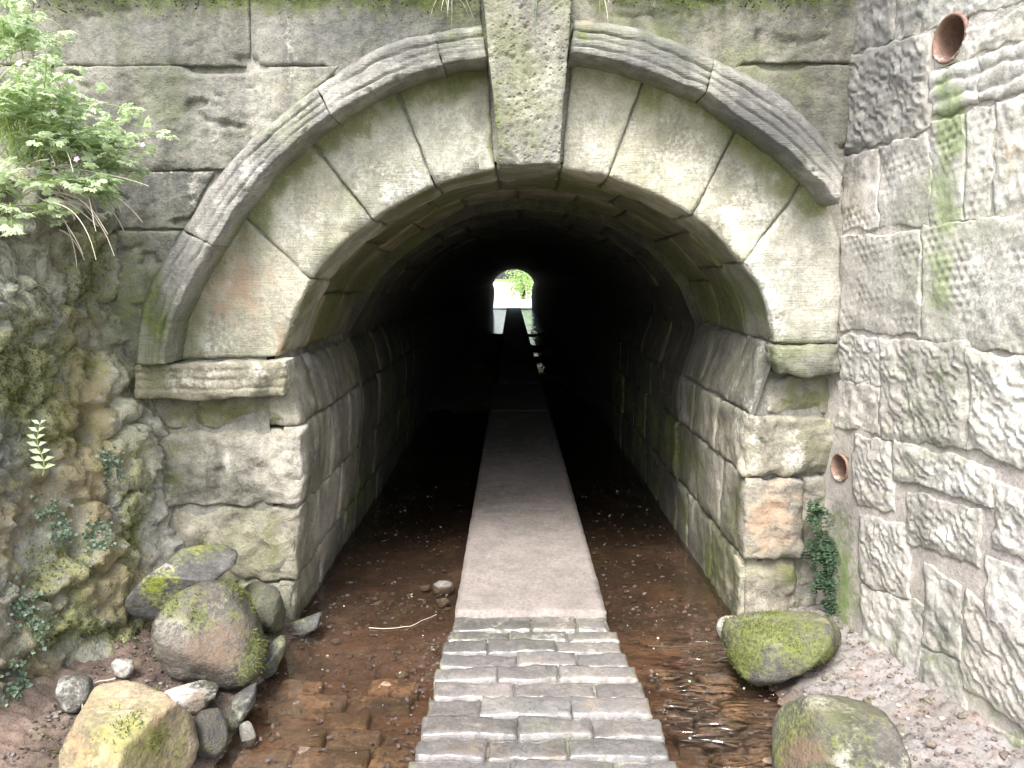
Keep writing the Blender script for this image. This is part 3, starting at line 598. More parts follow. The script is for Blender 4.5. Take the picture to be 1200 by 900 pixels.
# the same wall carried on past the edge of the photograph
z = -.2; row = 0
while z < 2.9:
    hh = random.uniform(.28, .42); u = 1.33 - (.0)
    while u < 4.6:
        ww = random.uniform(.4, .7)
        V, F = patch(rmap, *rect(u, z, u + ww, z + hh), res=.03, gap=.008, proud=.008, depth=.05, amp=.01, edge=.012, er=.02)
        mk('wall_stone', V, F, M_RWALL, rwall, stain_rwall(V)); u += ww
    z += hh
us = np.arange(-.12, 4.8, .024); vz = np.arange(-.4, 3.05, .024)
def mback(u, v):
    P, N = rmap(u, v); return P + N * (-.003 + .006 * fbm(P * 8, 4) + .003 * fbm(P * 40, 2))[:, None]
P, F = grid_surface(mback, us, vz); F = cut_pipes(P, F, 1.2); mk('mortar', P, F, M_MORT, rwall, stain_rwall(P) * np.array([1, .6, .5, .5]))
P2, F2_ = grid_surface(lambda u, v: (lambda q: q[0] - q[1] * .5)(rmap(u, v)), np.array([-.1, 4.8]), np.array([-.4, 3.05])); mk('wall_back', P2, F2_, M_MORT, rwall, np.zeros((4, 4)))
for (pu, pz), r in PIPES:
    c, N = rmap(np.array([pu]), np.array([pz])); c = c[0]; N = N[0]; up = np.array([0, 0, 1.]); n = 28; V = []
    prof = [(r * 1.16, -.03), (r * 1.15, .004), (r * 1.08, .007), (r * 1.0, .004), (r * .97, -.02), (r * .95, -.40), (.001, -.401)]
    for rr_, dd in prof:
        for k in range(n):
            a = 2 * math.pi * k / n; V.append(c + N * dd + rr_ * (math.cos(a) * RU_ + math.sin(a) * up))
    F = [[i * n + k, i * n + (k + 1) % n, (i + 1) * n + (k + 1) % n, (i + 1) * n + k] for i in range(len(prof) - 1) for k in range(n)]
    V = np.array(V); V += .004 * np.column_stack([fbm(V * 14 + q * 9, 2) for q in range(3)])
    sct = np.zeros((len(V), 4)); sct[:, LI] = .7 * sstep(pz, pz - r, V[:, 2]) * np.clip(.6 + fbm(V * 9, 2), 0, 1)
    tag(mk('drain_pipe', V, F, M_CLAY, rwall, sct), 'round clay drain pipe high in the wall' if pz > 2 else 'small clay drain pipe low beside the arch corner')
# ------------------------------------------------------------------ rock bank on the left
def bank_x(y, z): return -1.50 + .20 * y - .18 * z
MOSSPTS = []        # (point, normal) seeds for moss tips
def bank(u, v):     # u: along y (towards the camera negative); v: up the face, then back over the top
    zz = np.minimum(v, 1.98) - .3 * 0; over = np.maximum(v - 1.98, 0)
    x = bank_x(u, zz) - over * .95; z = zz + over * .16 + .05 * np.sin(over * 2)
    P = np.column_stack([x, u, z]); Nn = np.where(over[:, None] > 0, np.array([.15, -.1, .98]), np.array([.96, -.2, .18]))
    f1, f2, idd = worley(P * np.array([3, 3.4, 4.2]) + .35 * np.column_stack([fbm(P * 5, 2), fbm(P * 5 + 7, 2), fbm(P * 5 + 3, 2)]))
    g1, g2, id2 = worley(P * 9 + 4)
    h = .08 * fbm(P * 1.7 + 3, 3) + .075 * (idd - .5) * .8 * sstep(.0, .12, f2 - f1) - .035 * sstep(.10, .0, f2 - f1) + .035 * (id2 - .5) * sstep(0, .15, g2 - g1) + .034 * fbm(P * 13, 4) + .017 * fbm(P * 42, 3)
    px, py = topix(P)
    h -= .20 * np.exp(-((px - 110) / 9) ** 2 - ((py - 497) / 16) ** 2) + .12 * np.exp(-((px - 118) / 7) ** 2 - ((py - 432) / 10) ** 2)
    h += .10 * sstep(.18, -.0, v) + .05 * sstep(1.55, 1.9, v) * sstep(2.1, 1.95, v)
    h *= sstep(.25, -.10, u) * .8 + .2
    return P + Nn * h[:, None]
uy = np.concatenate([np.arange(.2, -1.5, -.0135), np.arange(-1.5, -5.2, -.08)]); vz = np.concatenate([np.arange(-.3, 2.05, .0135), np.arange(2.05, 4.6, .06)])
P, F = grid_surface(bank, uy, vz)
px, py = topix(P)
s = blobs(P, [(MO, 60, 470, 60, 110, .75), (MO, 20, 440, 60, 60, 1.0), (MO, 30, 380, 40, 40, .6), (MO, 150, 620, 14, 60, 1.0), (MO, 100, 740, 70, 34, .85), (RU, 90, 520, 40, 160, .9), (RU, 130, 680, 60, 50, .8), (RU, 40, 580, 60, 60, .7), (LI, 20, 340, 60, 60, .6), (LI, 60, 330, 40, 40, .6), (LI, 130, 520, 30, 30, .5), (MO, 120, 300, 30, 70, .5), (DK, 60, 700, 70, 60, .4), (RU, 70, 800, 60, 40, .5), (MO, 60, 660, 60, 40, .5), (LI, 30, 640, 20, 40, .5)])
s[:, MO] += np.clip(.25 + .9 * fbm(P * 3 + 2, 4), 0, 1) * .8; s[:, RU] += np.clip(.15 + .9 * fbm(P * np.array([4, 4, 1.5]) + 8, 4), 0, 1); s[:, LI] += np.clip(.6 * fbm(P * 4 + 20, 4), 0, 1); s[:, DK] += np.clip(.4 * fbm(P * 5 + 31, 4), 0, 1)
s[:, MO] = np.maximum(s[:, MO], sstep(1.95, 2.2, P[:, 2]))
rock_face = tag(mk('rock_face', P, F, M_ROCK, None, s, origin=(-1.7, -.5, 0)), kind='structure')
def seeds(V, F, s, n, thr, out, lim=None):
    a, b, c = V[F[:, 0]], V[F[:, 1]], V[F[:, 2]]; N = np.cross(b - a, c - a); ar = np.linalg.norm(N, axis=1); N = N / (ar[:, None] + 1e-12)
    wgt = ar * np.clip(s[F[:, 0], 0] - thr, 0, 1)
    if lim is not None: wgt = wgt * lim(a)
    if wgt.sum() <= 0: return
    k = rng.choice(len(F), n, p=wgt / wgt.sum()); r = rng.random((n, 2))
    pts = a[k] + (b[k] - a[k]) * r[:, :1] + (V[F[k, -1]] - a[k]) * r[:, 1:] * (1)
    out.append((pts, N[k]))
Fb = F if np.cross(P[F[0, 1]] - P[F[0, 0]], P[F[0, 2]] - P[F[0, 0]])[0] > 0 else F[:, ::-1]
infr = lambda a: (lambda q: ((q[0] > -20) & (q[0] < 240) & (q[1] > 200) & (q[1] < 900)).astype(float))(topix(a))
seeds(P, Fb, s, 9000, .45, MOSSPTS, infr)
BANKP, BANKF, BANKS = P, Fb, s
# ------------------------------------------------------------------ ground
PX0, PX1 = -.275, .455
def gh(x, y):
    p = np.column_stack([x, y, np.zeros_like(x)])
    n = fbm(p * 5, 4); n2 = fbm(p * 22, 3)
    near_ = sstep(.30, .02, y)
    bed = -.125 + .020 * n + .008 * n2
    xl = -1.03 + .05 * fbm(p * 3 + 4, 2); xr = 1.03 + .05 * fbm(p * 3 + 9, 2)
    left = sstep(xl + .08, xl - .10, x) * .11 + np.clip(xl - .05 - x, 0, .8) * .26
    right = sstep(xr - .08, xr + .12, x) * .09 + np.clip(x - xr - .05, 0, 2) * .16
    bar = .085 * sstep(4.5, 7, y) * sstep(21, 18.5, y) * np.where(x < 0, 1., sstep(-.10, .15, fbm(p * np.array([1.2, .7, 1]) + 3, 3)))
    return bed + bar + (left + right) * near_ + .018 * n2 * (left + right > .05) * near_
def gfun(u, v): return np.column_stack([u, v, gh(u, v)])
P, F = grid_surface(gfun, np.arange(-2.3, 2.31, .014), np.arange(-2.0, .40, .014))
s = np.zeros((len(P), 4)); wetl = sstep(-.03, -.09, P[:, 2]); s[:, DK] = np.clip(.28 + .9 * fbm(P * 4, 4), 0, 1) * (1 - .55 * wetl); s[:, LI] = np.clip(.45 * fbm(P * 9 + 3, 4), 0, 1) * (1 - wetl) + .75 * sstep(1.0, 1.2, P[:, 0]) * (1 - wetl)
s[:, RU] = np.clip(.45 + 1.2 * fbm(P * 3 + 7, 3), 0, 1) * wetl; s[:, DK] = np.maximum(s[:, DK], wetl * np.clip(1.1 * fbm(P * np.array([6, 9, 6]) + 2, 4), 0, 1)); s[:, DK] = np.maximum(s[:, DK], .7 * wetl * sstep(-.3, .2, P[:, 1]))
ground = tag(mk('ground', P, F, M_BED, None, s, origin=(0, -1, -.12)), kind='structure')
P, F = grid_surface(lambda u, v: np.column_stack([u, v, gh(u, v) - .003]), np.linspace(-1.5, 1.5, 50), np.concatenate([np.arange(.39, 6, .1), np.arange(6, LEN + 3, .5)]))
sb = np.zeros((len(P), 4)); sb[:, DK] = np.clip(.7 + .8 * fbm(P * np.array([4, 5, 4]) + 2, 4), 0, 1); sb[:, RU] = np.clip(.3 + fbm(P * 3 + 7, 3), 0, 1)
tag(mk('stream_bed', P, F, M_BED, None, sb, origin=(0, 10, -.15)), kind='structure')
P, F = grid_surface(lambda u, v: np.column_stack([u, v, gh(u, v) - .006]), np.linspace(-2.3, 2.3, 60), np.arange(-6, -1.95, .06))
tag(mk('stream_bed', P, F, M_BED, None, np.zeros((len(P), 4)), origin=(0, -4, -.15)), kind='structure')
g = 900
P = np.array([[-g, -g, -.32], [g, -g, -.32], [g, g, -.32], [-g, g, -.32]], float); tag(mk('terrain', P, [[0, 1, 2, 3]], M_GRASSG, None, np.zeros((4, 4)), smooth=False), kind='structure')
# meadow and gravel beyond the far mouth
P, F = grid_surface(lambda u, v: np.column_stack([u, v, -.05 + .05 * fbm(np.column_stack([u, v, u * 0]) * .7, 3) + (np.abs(u) > 1.4) * .1 - sstep(LEN + 2, LEN + 30, v) * .2]), np.linspace(-40, 40, 110), np.concatenate([np.linspace(LEN + .1, LEN + 30, 60), np.linspace(LEN + 32, LEN + 260, 40)]))
mdw = stone_mat('pale_gravel', (.52, .50, .40), (.44, .44, .32), (.60, .58, .5), grime=0., bump=.3, rand=0)
tag(mk('far_ground', P, F, mdw, None, np.zeros((len(P), 4)), origin=(0, LEN + 20, -.1)), kind='structure')
# hill over the tunnel
def hillf(u, v):
    p = np.column_stack([u, v, u * 0]); zt = 2.86 + .9 * sstep(.2, 5, v) * sstep(LEN, LEN - 5, v) + .12 * fbm(p * .8, 3) + .03 * fbm(p * 6, 3)
    side = sstep(7, 14, np.abs(u)); return np.column_stack([u, v, zt * (1 - side) - .35 * side])
P, F = grid_surface(hillf, np.linspace(-15, 15, 120), np.concatenate([np.arange(.06, 1.2, .04), np.linspace(1.3, LEN - .1, 80)]))
tag(mk('hill', P, F, M_HILL, None, np.zeros((len(P), 4)), origin=(0, 15, 2)), kind='structure')
# water
us = np.linspace(-1.55, 1.55, 80); P, F = grid_surface(lambda u, v: np.column_stack([u, v, np.full_like(u, -.072)]), us, np.concatenate([np.arange(-6, 1, .1), np.arange(1, LEN + 2, .5)]))
tag(mk('water', P, F, M_WATER, None, origin=(0, 0, -.072)), kind='structure')
# ------------------------------------------------------------------ path: concrete slabs in the tunnel, setts in front
P, F = grid_surface(lambda u, v: np.column_stack([u, v, np.full_like(u, -.022) + .006 * fbm(np.column_stack([u, v, u * 0]) * 18, 3)]), np.linspace(-.40, .62, 60), np.linspace(-5.5, .0, 240))
lft = -.286 + .048 * np.clip(P[:, 1], -5, 0); rgt = .47 - .078 * np.clip(P[:, 1], -5, 0)
P[:, 0] = lft + .012 + (P[:, 0] + .40) / 1.02 * (rgt - lft - .024)
edge_ = (np.minimum(P[:, 0] - lft, rgt - P[:, 0]) < .02); P[edge_, 2] = -.16
s = np.zeros((len(P), 4)); s[:, DK] = np.clip(.5 + fbm(P * 9, 3), 0, 1); s[:, MO] = np.clip(.2 + fbm(P * 5, 3), 0, 1) * sstep(.12, 0, P[:, 0] - lft)
path = tag(mk('path', P, F, M_JOINT, None, s, origin=(.09, -1, 0)), kind='structure')
def gmap(z0):
    return lambda u, v: (np.column_stack([u, v, np.full_like(u, z0)]), np.tile([0, 0, 1.], (len(u), 1)))
def hsett(P, S, T, e, Q): return 0.003 * fbm(P * 14, 3) - .002 * ((S - .5) ** 2 + (T - .5) ** 2) * 2
rows = [-.105, -.215]            # two rows of broken concrete edging, then the setts
y = -.012; r = 0
while y > -5.0:
    dep = [.15, .10][r] if r < 2 else random.uniform(.098, .13)
    l0 = -.286 + .048 * y; r0 = .47 - .078 * y; n = 3
    cuts = [l0 + random.uniform(-.012, .008)] + [l0 + (r0 - l0) * ((k + 1) / n + (.07 if r % 2 else -.07) + random.uniform(-.05, .05)) for k in range(n - 1)] + [r0 + random.uniform(-.012, .012)]
    if r == 0: cuts = [l0 + .01, .09, .30, r0 - .03]
    for k in range(n):
        vis = y > -1.9
        g_ = random.uniform(.002, .005); ed = .010
        z0 = .004 + random.uniform(-.008, .007) + (0 if r > 1 else -.004)
        a0, a1 = y - random.uniform(0, .008), y - dep + random.uniform(0, .006)
        A = np.array([[cuts[k], a1 + random.uniform(-.006, .006)], [cuts[k + 1], a1 + random.uniform(-.006, .006)]]); Bq = np.array([[cuts[k], a0], [cuts[k + 1], a0]])
        V, F = patch(gmap(z0), A, Bq, res=.0095 if vis else .04, gap=g_, proud=0, depth=.07, amp=.004, edge=ed, er=.008, wob=.010, hfun=hsett, tilt=.007)
        s = np.zeros((len(V), 4)); s[:, RU] = random.choice([0, 0, .2, .4]) * np.clip(.6 + fbm(V * 7, 3), 0, 1); s[:, LI] = np.clip(.4 * fbm(V * 8 + 5, 3), 0, 1) + (.2 if r < 2 else 0); s[:, DK] = np.clip(.15 + .6 * fbm(V * 6 + 31, 4), 0, 1)
        s[:, MO] = np.clip(.9 * sstep(.10, 0, V[:, 0] - l0) + .9 * sstep(.08, 0, r0 - V[:, 0]), 0, 1) * .6 * np.clip(.55 + fbm(V * 7 + 3, 3), 0, 1)
        mk('sett', V, F, M_SETT, path, s)
    y -= dep + .004; r += 1
def hslab(P, S, T, e, Q): return .002 * fbm(P * 3, 3) + .0012 * fbm(P * 15, 3)
yy = 0.
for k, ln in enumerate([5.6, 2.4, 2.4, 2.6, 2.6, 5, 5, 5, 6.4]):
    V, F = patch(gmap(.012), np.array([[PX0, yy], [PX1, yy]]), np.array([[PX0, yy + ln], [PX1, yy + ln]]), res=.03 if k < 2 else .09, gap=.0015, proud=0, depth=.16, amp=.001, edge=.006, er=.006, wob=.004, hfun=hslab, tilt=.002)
    s = np.zeros((len(V), 4)); s[:, DK] = np.clip(.9 * np.exp(-((V[:, 0] - .10) / .10) ** 2) * np.clip(.2 + 1.4 * fbm(V * np.array([5, 2, 1]) + 3, 3), 0, 1), 0, 1) * sstep(.25, .9, V[:, 1]) * .7; s[:, DK] = np.maximum(s[:, DK], sstep(1.6, 4.6, V[:, 1]) * np.clip(.95 + .5 * fbm(V * np.array([4, 1.5, 1]) + 8, 3), 0, 1)); s[:, DK] = np.maximum(s[:, DK], .6 * np.clip(1.5 * fbm(V * np.array([6, 3, 1]) + 21, 5), 0, 1) + .45 * sstep(.05, .0, np.minimum(V[:, 0] - PX0, PX1 - V[:, 0])))  # inward darkening is painted loss of daylight; centre and edge marks are wear and silt
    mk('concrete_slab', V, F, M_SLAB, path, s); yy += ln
# setts half buried in the stream bed either side
for x0, x1, ya, yb in ((-.98, -.36, -.45, -1.75), (.60, 1.02, -.35, -1.75)):
    y = ya; r = 0
    while y > yb:
        x = x0 + (.1 if r % 2 else 0)
        while x < x1 - .1:
            ww = random.uniform(.17, .27)
            if random.random() < (.8 if x0 < 0 else .9):
                V, F = patch(gmap(-.079 + random.uniform(-.007, .006)), *rect(x, y - .115, min(x + ww, x1 + .05), y), res=.014, gap=.008, depth=.06, amp=.006, edge=.014, er=.014, wob=.014, hfun=hsett, tilt=.012)
                s = np.zeros((len(V), 4)); s[:, RU] = np.clip(.3 + fbm(V * 7, 3), 0, 1); s[:, DK] = np.clip(.2 + fbm(V * 6 + 4, 3), 0, 1)
                mk('sett', V, F, M_BEDSETT, ground, s)
            x += ww
        y -= .12; r += 1
# ------------------------------------------------------------------ boulders
def ico(n):
    b = bmesh.new(); bmesh.ops.create_icosphere(b, subdivisions=n, radius=1); b.verts.ensure_lookup_table()
    V = np.array([v.co[:] for v in b.verts]); F = np.array([[v.index for v in f.verts] for f in b.faces]); b.free(); return V, F
ICO = {n: ico(n) for n in (2, 3, 4, 5)}
def hitground(px, py):
    d = ray(px, py); t = np.linspace(1.2, 4.5, 700) / d[1]; Q = CP + d * t[:, None]
    below = Q[:, 2] < gh(Q[:, 0], Q[:, 1]); return Q[np.argmax(below)] if below.any() else Q[-1]
def rock(name, label, cat, outl, yc, thick, mat, facets=(), stains=(), p=9, rough=.035, lvl=5, grp=None, base_stain=None, moss_n=0, fwd=0.):
    o = np.array(outl, float); c = (o.min(0) + o.max(0)) / 2
    yc = hitground(c[0], min(o[:, 1].max(), 960))[1] + thick * .22 - fwd
    C = pf(c[0], c[1], yc); T = CP - C; T /= np.linalg.norm(T); Rr = np.cross([0, 0, 1.], T); Rr /= np.linalg.norm(Rr); U = np.cross(T, Rr)
    pts = np.array([[(q := onplane(a, b, C, T) - C) @ Rr, q @ U] for a, b in outl])
    if np.sum(pts[:, 0] * np.roll(pts[:, 1], -1) - pts[:, 1] * np.roll(pts[:, 0], -1)) < 0: pts = pts[::-1]
    pl = []
    for i in range(len(pts)):
        a, b = pts[i], pts[(i + 1) % len(pts)]; e = b - a; n = np.array([e[1], -e[0]]); n /= np.linalg.norm(n); pl.append((n[0], n[1], 0, max(n @ a, .004)))
    size = (pts.max(0) - pts.min(0)).mean()
    for a, b, t, d in facets: l = math.sqrt(a * a + b * b + t * t); pl.append((a / l, b / l, t / l, d * size))
    for _ in range(7 if p < 16 else 0):
        nrm_ = rng.normal(size=3) * np.array([1, 1, .6]); nrm_[2] = abs(nrm_[2]) + .25; nrm_ /= np.linalg.norm(nrm_); dm = max((pts @ nrm_[:2]).max() * (1 - nrm_[2] * .5) + nrm_[2] * thick * .30, .02); pl.append((*nrm_, dm * random.uniform(.82, .98)))
    pl += [(0, 0, 1, thick / 2), (0, 0, -1, thick / 2), (0, .6, .8, thick * .62), (0, -.6, .8, thick * .62), (0, .7, -.7, thick * .62)]
    pl = np.array(pl); Vs, F = ICO[lvl]
    k = np.maximum(Vs @ pl[:, :3].T / pl[:, 3], 1e-6); r = (k ** (p * 1.7)).sum(1) ** (-1 / (p * 1.7)) * 1.04
    V = Vs * r[:, None]; sd_ = random.uniform(0, 50); q = V / size + sd_
    V = V * (1 + (rough * 2.6 * fbm(q * 2.4, 4) + rough * 1.1 * fbm(q * 8, 4) + rough * .5 * fbm(q * 24, 3)))[:, None]
    W = C + V[:, :1] * Rr + V[:, 1:2] * U + V[:, 2:] * T
    if base_stain is None: base_stain = (.15, .2, .15, .1)
    s = blobs(W, stains) * np.array([.60, 1, .7, .9]); s[:, 0] *= .55 + .9 * np.clip(.5 + fbm(W * 13 + 6, 3), 0, 1); s = s + np.array(base_stain) + .45 * np.column_stack([fbm(W * 7 + 9 * i, 4) for i in range(4)]) * (np.array(base_stain) > 0)
    ob = mk(name, W, F, mat, None, np.clip(s, 0, 1), origin=(C[0], C[1], W[:, 2].min()))
    if moss_n: seeds(W, F, s, moss_n, .45, MOSSPTS)
    return tag(ob, label, cat, grp)
rock('boulder', 'big rounded brown boulder with mossy crown on the left bank', 'rock', [(178, 745), (186, 715), (215, 688), (245, 678), (282, 682), (302, 705), (311, 750), (308, 785), (280, 805), (235, 808), (195, 790)], -.42, .34, M_BOULDER,
     [(-.2, .55, .8, .40), (.3, -.2, .9, .42), (.75, .15, .6, .40)], [(MO, 220, 710, 40, 26, 1.0), (MO, 285, 700, 26, 30, .9), (MO, 298, 770, 18, 40, .8), (RU, 250, 760, 40, 40, .9), (LI, 225, 745, 25, 30, .6)], p=8, moss_n=1600)
rock('rock_slab', 'dark flat tilted slab with yellow moss spots leaning behind the boulder', 'rock', [(149, 702), (157, 690), (212, 645), (258, 636), (277, 646), (274, 662), (205, 716), (180, 726), (152, 718)], -.22, .30, M_SLATE,
     [(.15, .72, .66, .17), (-.2, -.55, .8, .16)], [(MO, 184, 688, 14, 18, 1.2), (MO, 207, 681, 6, 6, 1.1), (LI, 200, 660, 40, 8, .2)], p=24, rough=.026, fwd=.27)
rock('rock', 'small brown stone propped on end behind the dark tilted slab', 'rock', [(193, 632), (200, 628), (224, 640), (222, 650), (200, 648)], -.06, .12, M_BOULDER, p=14, lvl=4)
rock('boulder', 'large sandy yellow boulder at the lower left edge with mossy patches', 'rock', [(70, 905), (82, 860), (112, 803), (140, 797), (180, 806), (222, 838), (230, 876), (215, 915), (140, 935), (80, 925)], -.98, .34, M_SANDY,
     [(.05, .85, .52, .27), (-.6, .15, .8, .36), (.62, -.35, .7, .30), (.2, .35, .92, .36)], [(MO, 150, 850, 40, 22, .9), (MO, 190, 868, 26, 24, .9), (RU, 90, 880, 20, 30, .6), (MO, 130, 880, 30, 20, .5), (DK, 158, 873, 20, 5, .6)], p=30, rough=.032, moss_n=350, base_stain=(.18, 0, .2, .25))
rock('stone', 'small white square stone lying on soil beside the boulder', 'stone', [(130, 777), (137, 772), (155, 773), (157, 788), (150, 796), (134, 792)], -.62, .07, M_PALE, p=14, lvl=3, base_stain=(0, 0, .5, 0))
rock('stone', 'pale grey stone half buried at the foot of the mossy bank', 'stone', [(64, 815), (70, 795), (88, 787), (108, 796), (112, 818), (95, 836), (75, 834)], -.80, .14, M_BOULDER, p=10, lvl=4, base_stain=(.1, .1, .3, 0))
rock('rock_slab', 'flat tan rock lying between the sandy boulder and the round boulder', 'rock', [(190, 812), (215, 802), (242, 797), (256, 802), (248, 822), (232, 840), (205, 832)], -.72, .20, M_BOULDER, [(0, .85, .5, .15)], [(RU, 232, 825, 20, 16, .8), (LI, 215, 812, 24, 8, .9)], p=14, lvl=4, base_stain=(0, 0, .45, .2))
rock('boulder', 'dark shaded wet boulder beneath the flat tan rock beside the water', 'rock', [(224, 850), (235, 833), (256, 830), (266, 845), (266, 872), (250, 890), (228, 890)], -.80, .2, M_BOULDER, p=9, lvl=4, base_stain=(.25, .5, 0, .1))
rock('rock', 'grey green stone wedged between the round boulder and the pier foot', 'rock', [(284, 690), (300, 680), (325, 690), (334, 715), (332, 738), (312, 742), (290, 730)], -.14, .2, M_BOULDER, p=10, lvl=4, base_stain=(.3, .35, 0, 0))
rock('kerb_stone', 'dark wet stone at the waterline below the round boulder', 'rock', [(300, 790), (318, 752), (334, 742), (336, 756), (322, 790), (306, 800)], -.40, .14, M_SLATE, p=12, lvl=4)
rock('kerb_stone', 'dark wet stone at the waterline close under the pier foot', 'rock', [(330, 742), (340, 730), (362, 722), (378, 716), (372, 736), (350, 748)], -.16, .12, M_SLATE, p=12, lvl=4)
rock('rock', 'dark narrow rock sloping into the water beside the shaded wet boulder', 'rock', [(262, 850), (275, 815), (300, 800), (298, 825), (280, 850), (268, 862)], -.66, .14, M_SLATE, p=12, lvl=4)
rock('boulder', 'moss covered green boulder sitting at the foot of the right pier', 'rock', [(845, 742), (852, 728), (885, 718), (945, 716), (978, 728), (988, 752), (975, 775), (935, 790), (905, 806), (875, 796), (855, 772)], -.36, .36, M_BOULDER,
     [(-.1, .8, .6, .28), (.2, -.3, .92, .40), (-.6, -.1, .8, .42)], [(MO, 900, 740, 60, 26, 1.1), (MO, 875, 770, 28, 28, 1.0), (MO, 940, 760, 30, 20, .9), (LI, 945, 722, 30, 6, .5), (LI, 915, 755, 10, 6, .7)], p=11, rough=.04, moss_n=2600, base_stain=(.35, .15, 0, .1))
rock('stone', 'small pale stone peeping out beside the moss covered boulder', 'stone', [(839, 736), (843, 724), (862, 721), (868, 735), (858, 752), (845, 750)], -.24, .10, M_PALE, p=8, lvl=4, base_stain=(0, 0, .3, 0))
rock('boulder', 'large smooth grey green boulder at the lower right edge', 'rock', [(903, 850), (915, 820), (955, 812), (1005, 815), (1035, 830), (1062, 890), (1068, 920), (1000, 950), (930, 945), (906, 900)], -1.05, .42, M_BOULDER,
     [(0, .75, .66, .38), (-.75, .1, .65, .36)], [(MO, 925, 840, 20, 26, .7), (RU, 935, 885, 36, 26, 1.0), (LI, 990, 870, 16, 40, .35), (MO, 970, 872, 20, 16, .6), (MO, 1030, 850, 20, 24, .4), (MO, 908, 870, 8, 40, .6)], p=10, rough=.018, base_stain=(.2, .15, .2, .1))
# stones lying in the stream
for outl, lb in (([(505, 688), (512, 679), (530, 680), (535, 690), (524, 698), (510, 697)], 'pale stone in the stream touching the concrete path'), ([(510, 703), (524, 700), (528, 708), (516, 713)], 'small pale stone in the stream just below the larger pale one'), ([(492, 687), (504, 685), (505, 692), (494, 693)], 'tiny tan stone in the stream left of the pale stone pair'),
                 ([(462, 790), (474, 786), (480, 792), (468, 797)], 'white pebble in the shallow stream left of the setts'), ([(280, 850), (292, 842), (302, 866), (290, 878), (282, 866)], 'tan pebble at the waterline beside the shaded boulder'), ([(388, 750), (398, 747), (402, 754), (390, 756)], 'small brown pebble in the stream before the left pier')):
    o = np.array(outl).mean(0); rock('pebble', lb, 'stone', outl, pg(o[0], o[1], -.06)[1], .05, M_PALE, p=10, lvl=3)
# ------------------------------------------------------------------ leaves and stems
class Leafs:
    def __init__(s): s.V = []; s.F = []; s.n = 0
    def quad(s, a, b, c, d): s.V += [a, b, c, d]; s.F.append([s.n, s.n + 1, s.n + 2, s.n + 3]); s.n += 4
    def leaflet(s, p, d, nrm, L, wd, fold=.15):
        d = d / (np.linalg.norm(d) + 1e-9); sd_ = np.cross(d, nrm); sd_ /= np.linalg.norm(sd_) + 1e-9; up = np.cross(sd_, d)
        m = p + d * L * .5 + up * L * fold; tip = p + d * L - up * L * .12
        s.V += [p, m + sd_ * wd * L, tip, m - sd_ * wd * L, m - up * L * fold * .6]
        n = s.n; s.F += [[n, n + 1, n + 2, n + 4], [n, n + 4, n + 2, n + 3]]; s.n += 5
    def palm(s, p, d, nrm, L, k=5, wd=.30):
        d = d / np.linalg.norm(d); sd_ = np.cross(d, nrm); sd_ /= np.linalg.norm(sd_) + 1e-9
        for i in range(k):
            a = (i / (k - 1) - .5) * 3.6; v = d * math.cos(a) + sd_ * math.sin(a); ll = L * (1 - .25 * abs(i / (k - 1) - .5) * 2)
            s.leaflet(p, v, nrm, ll, wd)
            for g_ in (-1, 1):
                v2 = v + sd_ * g_ * .5 * math.cos(a) - d * g_ * .5 * math.sin(a); s.leaflet(p + v * ll * .38, v2, nrm, ll * .55, .28)
    def add(s, V, F): s.V += list(V); s.F += [list(np.array(f) + s.n) for f in F]; s.n += len(V)
    def build(s, name, mat, parent=None, origin=None): return mk(name, np.array(s.V), np.array(s.F), mat, parent, origin=origin, smooth=False)
def rv(a=1.): return rng.normal(size=3) * a
def arc(p0, d, L, droop, n=7):
    P = [np.array(p0, float)]; d = d / np.linalg.norm(d)
    for i in range(n): P.append(P[-1] + d * L / n); d = d + np.array([0, 0, -droop / n]) + rv(.04); d /= np.linalg.norm(d)
    return np.array(P)
def herb(base, lean, n, L, label, leafs=3, size=.032, grp='bright herbs on top of the left bank', flower=0, droop=.8, spread=.5):
    t = thing('wild_herb', base, label, 'plant', grp); st = Leafs(); lf = Leafs(); fl = Leafs()
    for i in range(n):
        d = np.array(lean, float) + rv(spread) * np.array([1, 1, .4]); b = np.array(base) + rv(.05) * np.array([1, 1, .2])
        P = arc(b, d, L * random.uniform(.45, 1.1), droop * random.uniform(.4, 1.3)); st.add(*tube(P, .0022, .0012, 4))
        for j in range(leafs):
            k = len(P) - 1 - (j * 2 if j < 3 else random.randint(0, 4)); k = max(k, 2); q = P[k]; dd = P[k] - P[k - 1]; dd = dd / np.linalg.norm(dd) + rv(.6); dd[2] *= .4
            q2 = q + dd / np.linalg.norm(dd) * random.uniform(.02, .05); st.add(*tube(np.array([q, (q + q2) / 2 + [0, 0, .006], q2]), .0012, .0009, 3))
            lf.palm(q2, dd, np.array([0, 0, 1.]) + rv(.3), size * random.uniform(.7, 1.25))
        if i < flower:
            fl = Leafs()
            for a in range(5): an = a * 1.257; lf_d = np.array([math.cos(an), math.sin(an) * .6 - .3, math.sin(an)]); fl.leaflet(P[-1] + np.array([0, -.01, .015]), lf_d, np.array([0, -1., .3]), .013, .38)
            fl.build('flower', L_FLOWER, t)
    st.build('stems', L_GRASS, t); lf.build('foliage', L_HERB, t)
def atp(px, py, y): return pf(px, py, y)
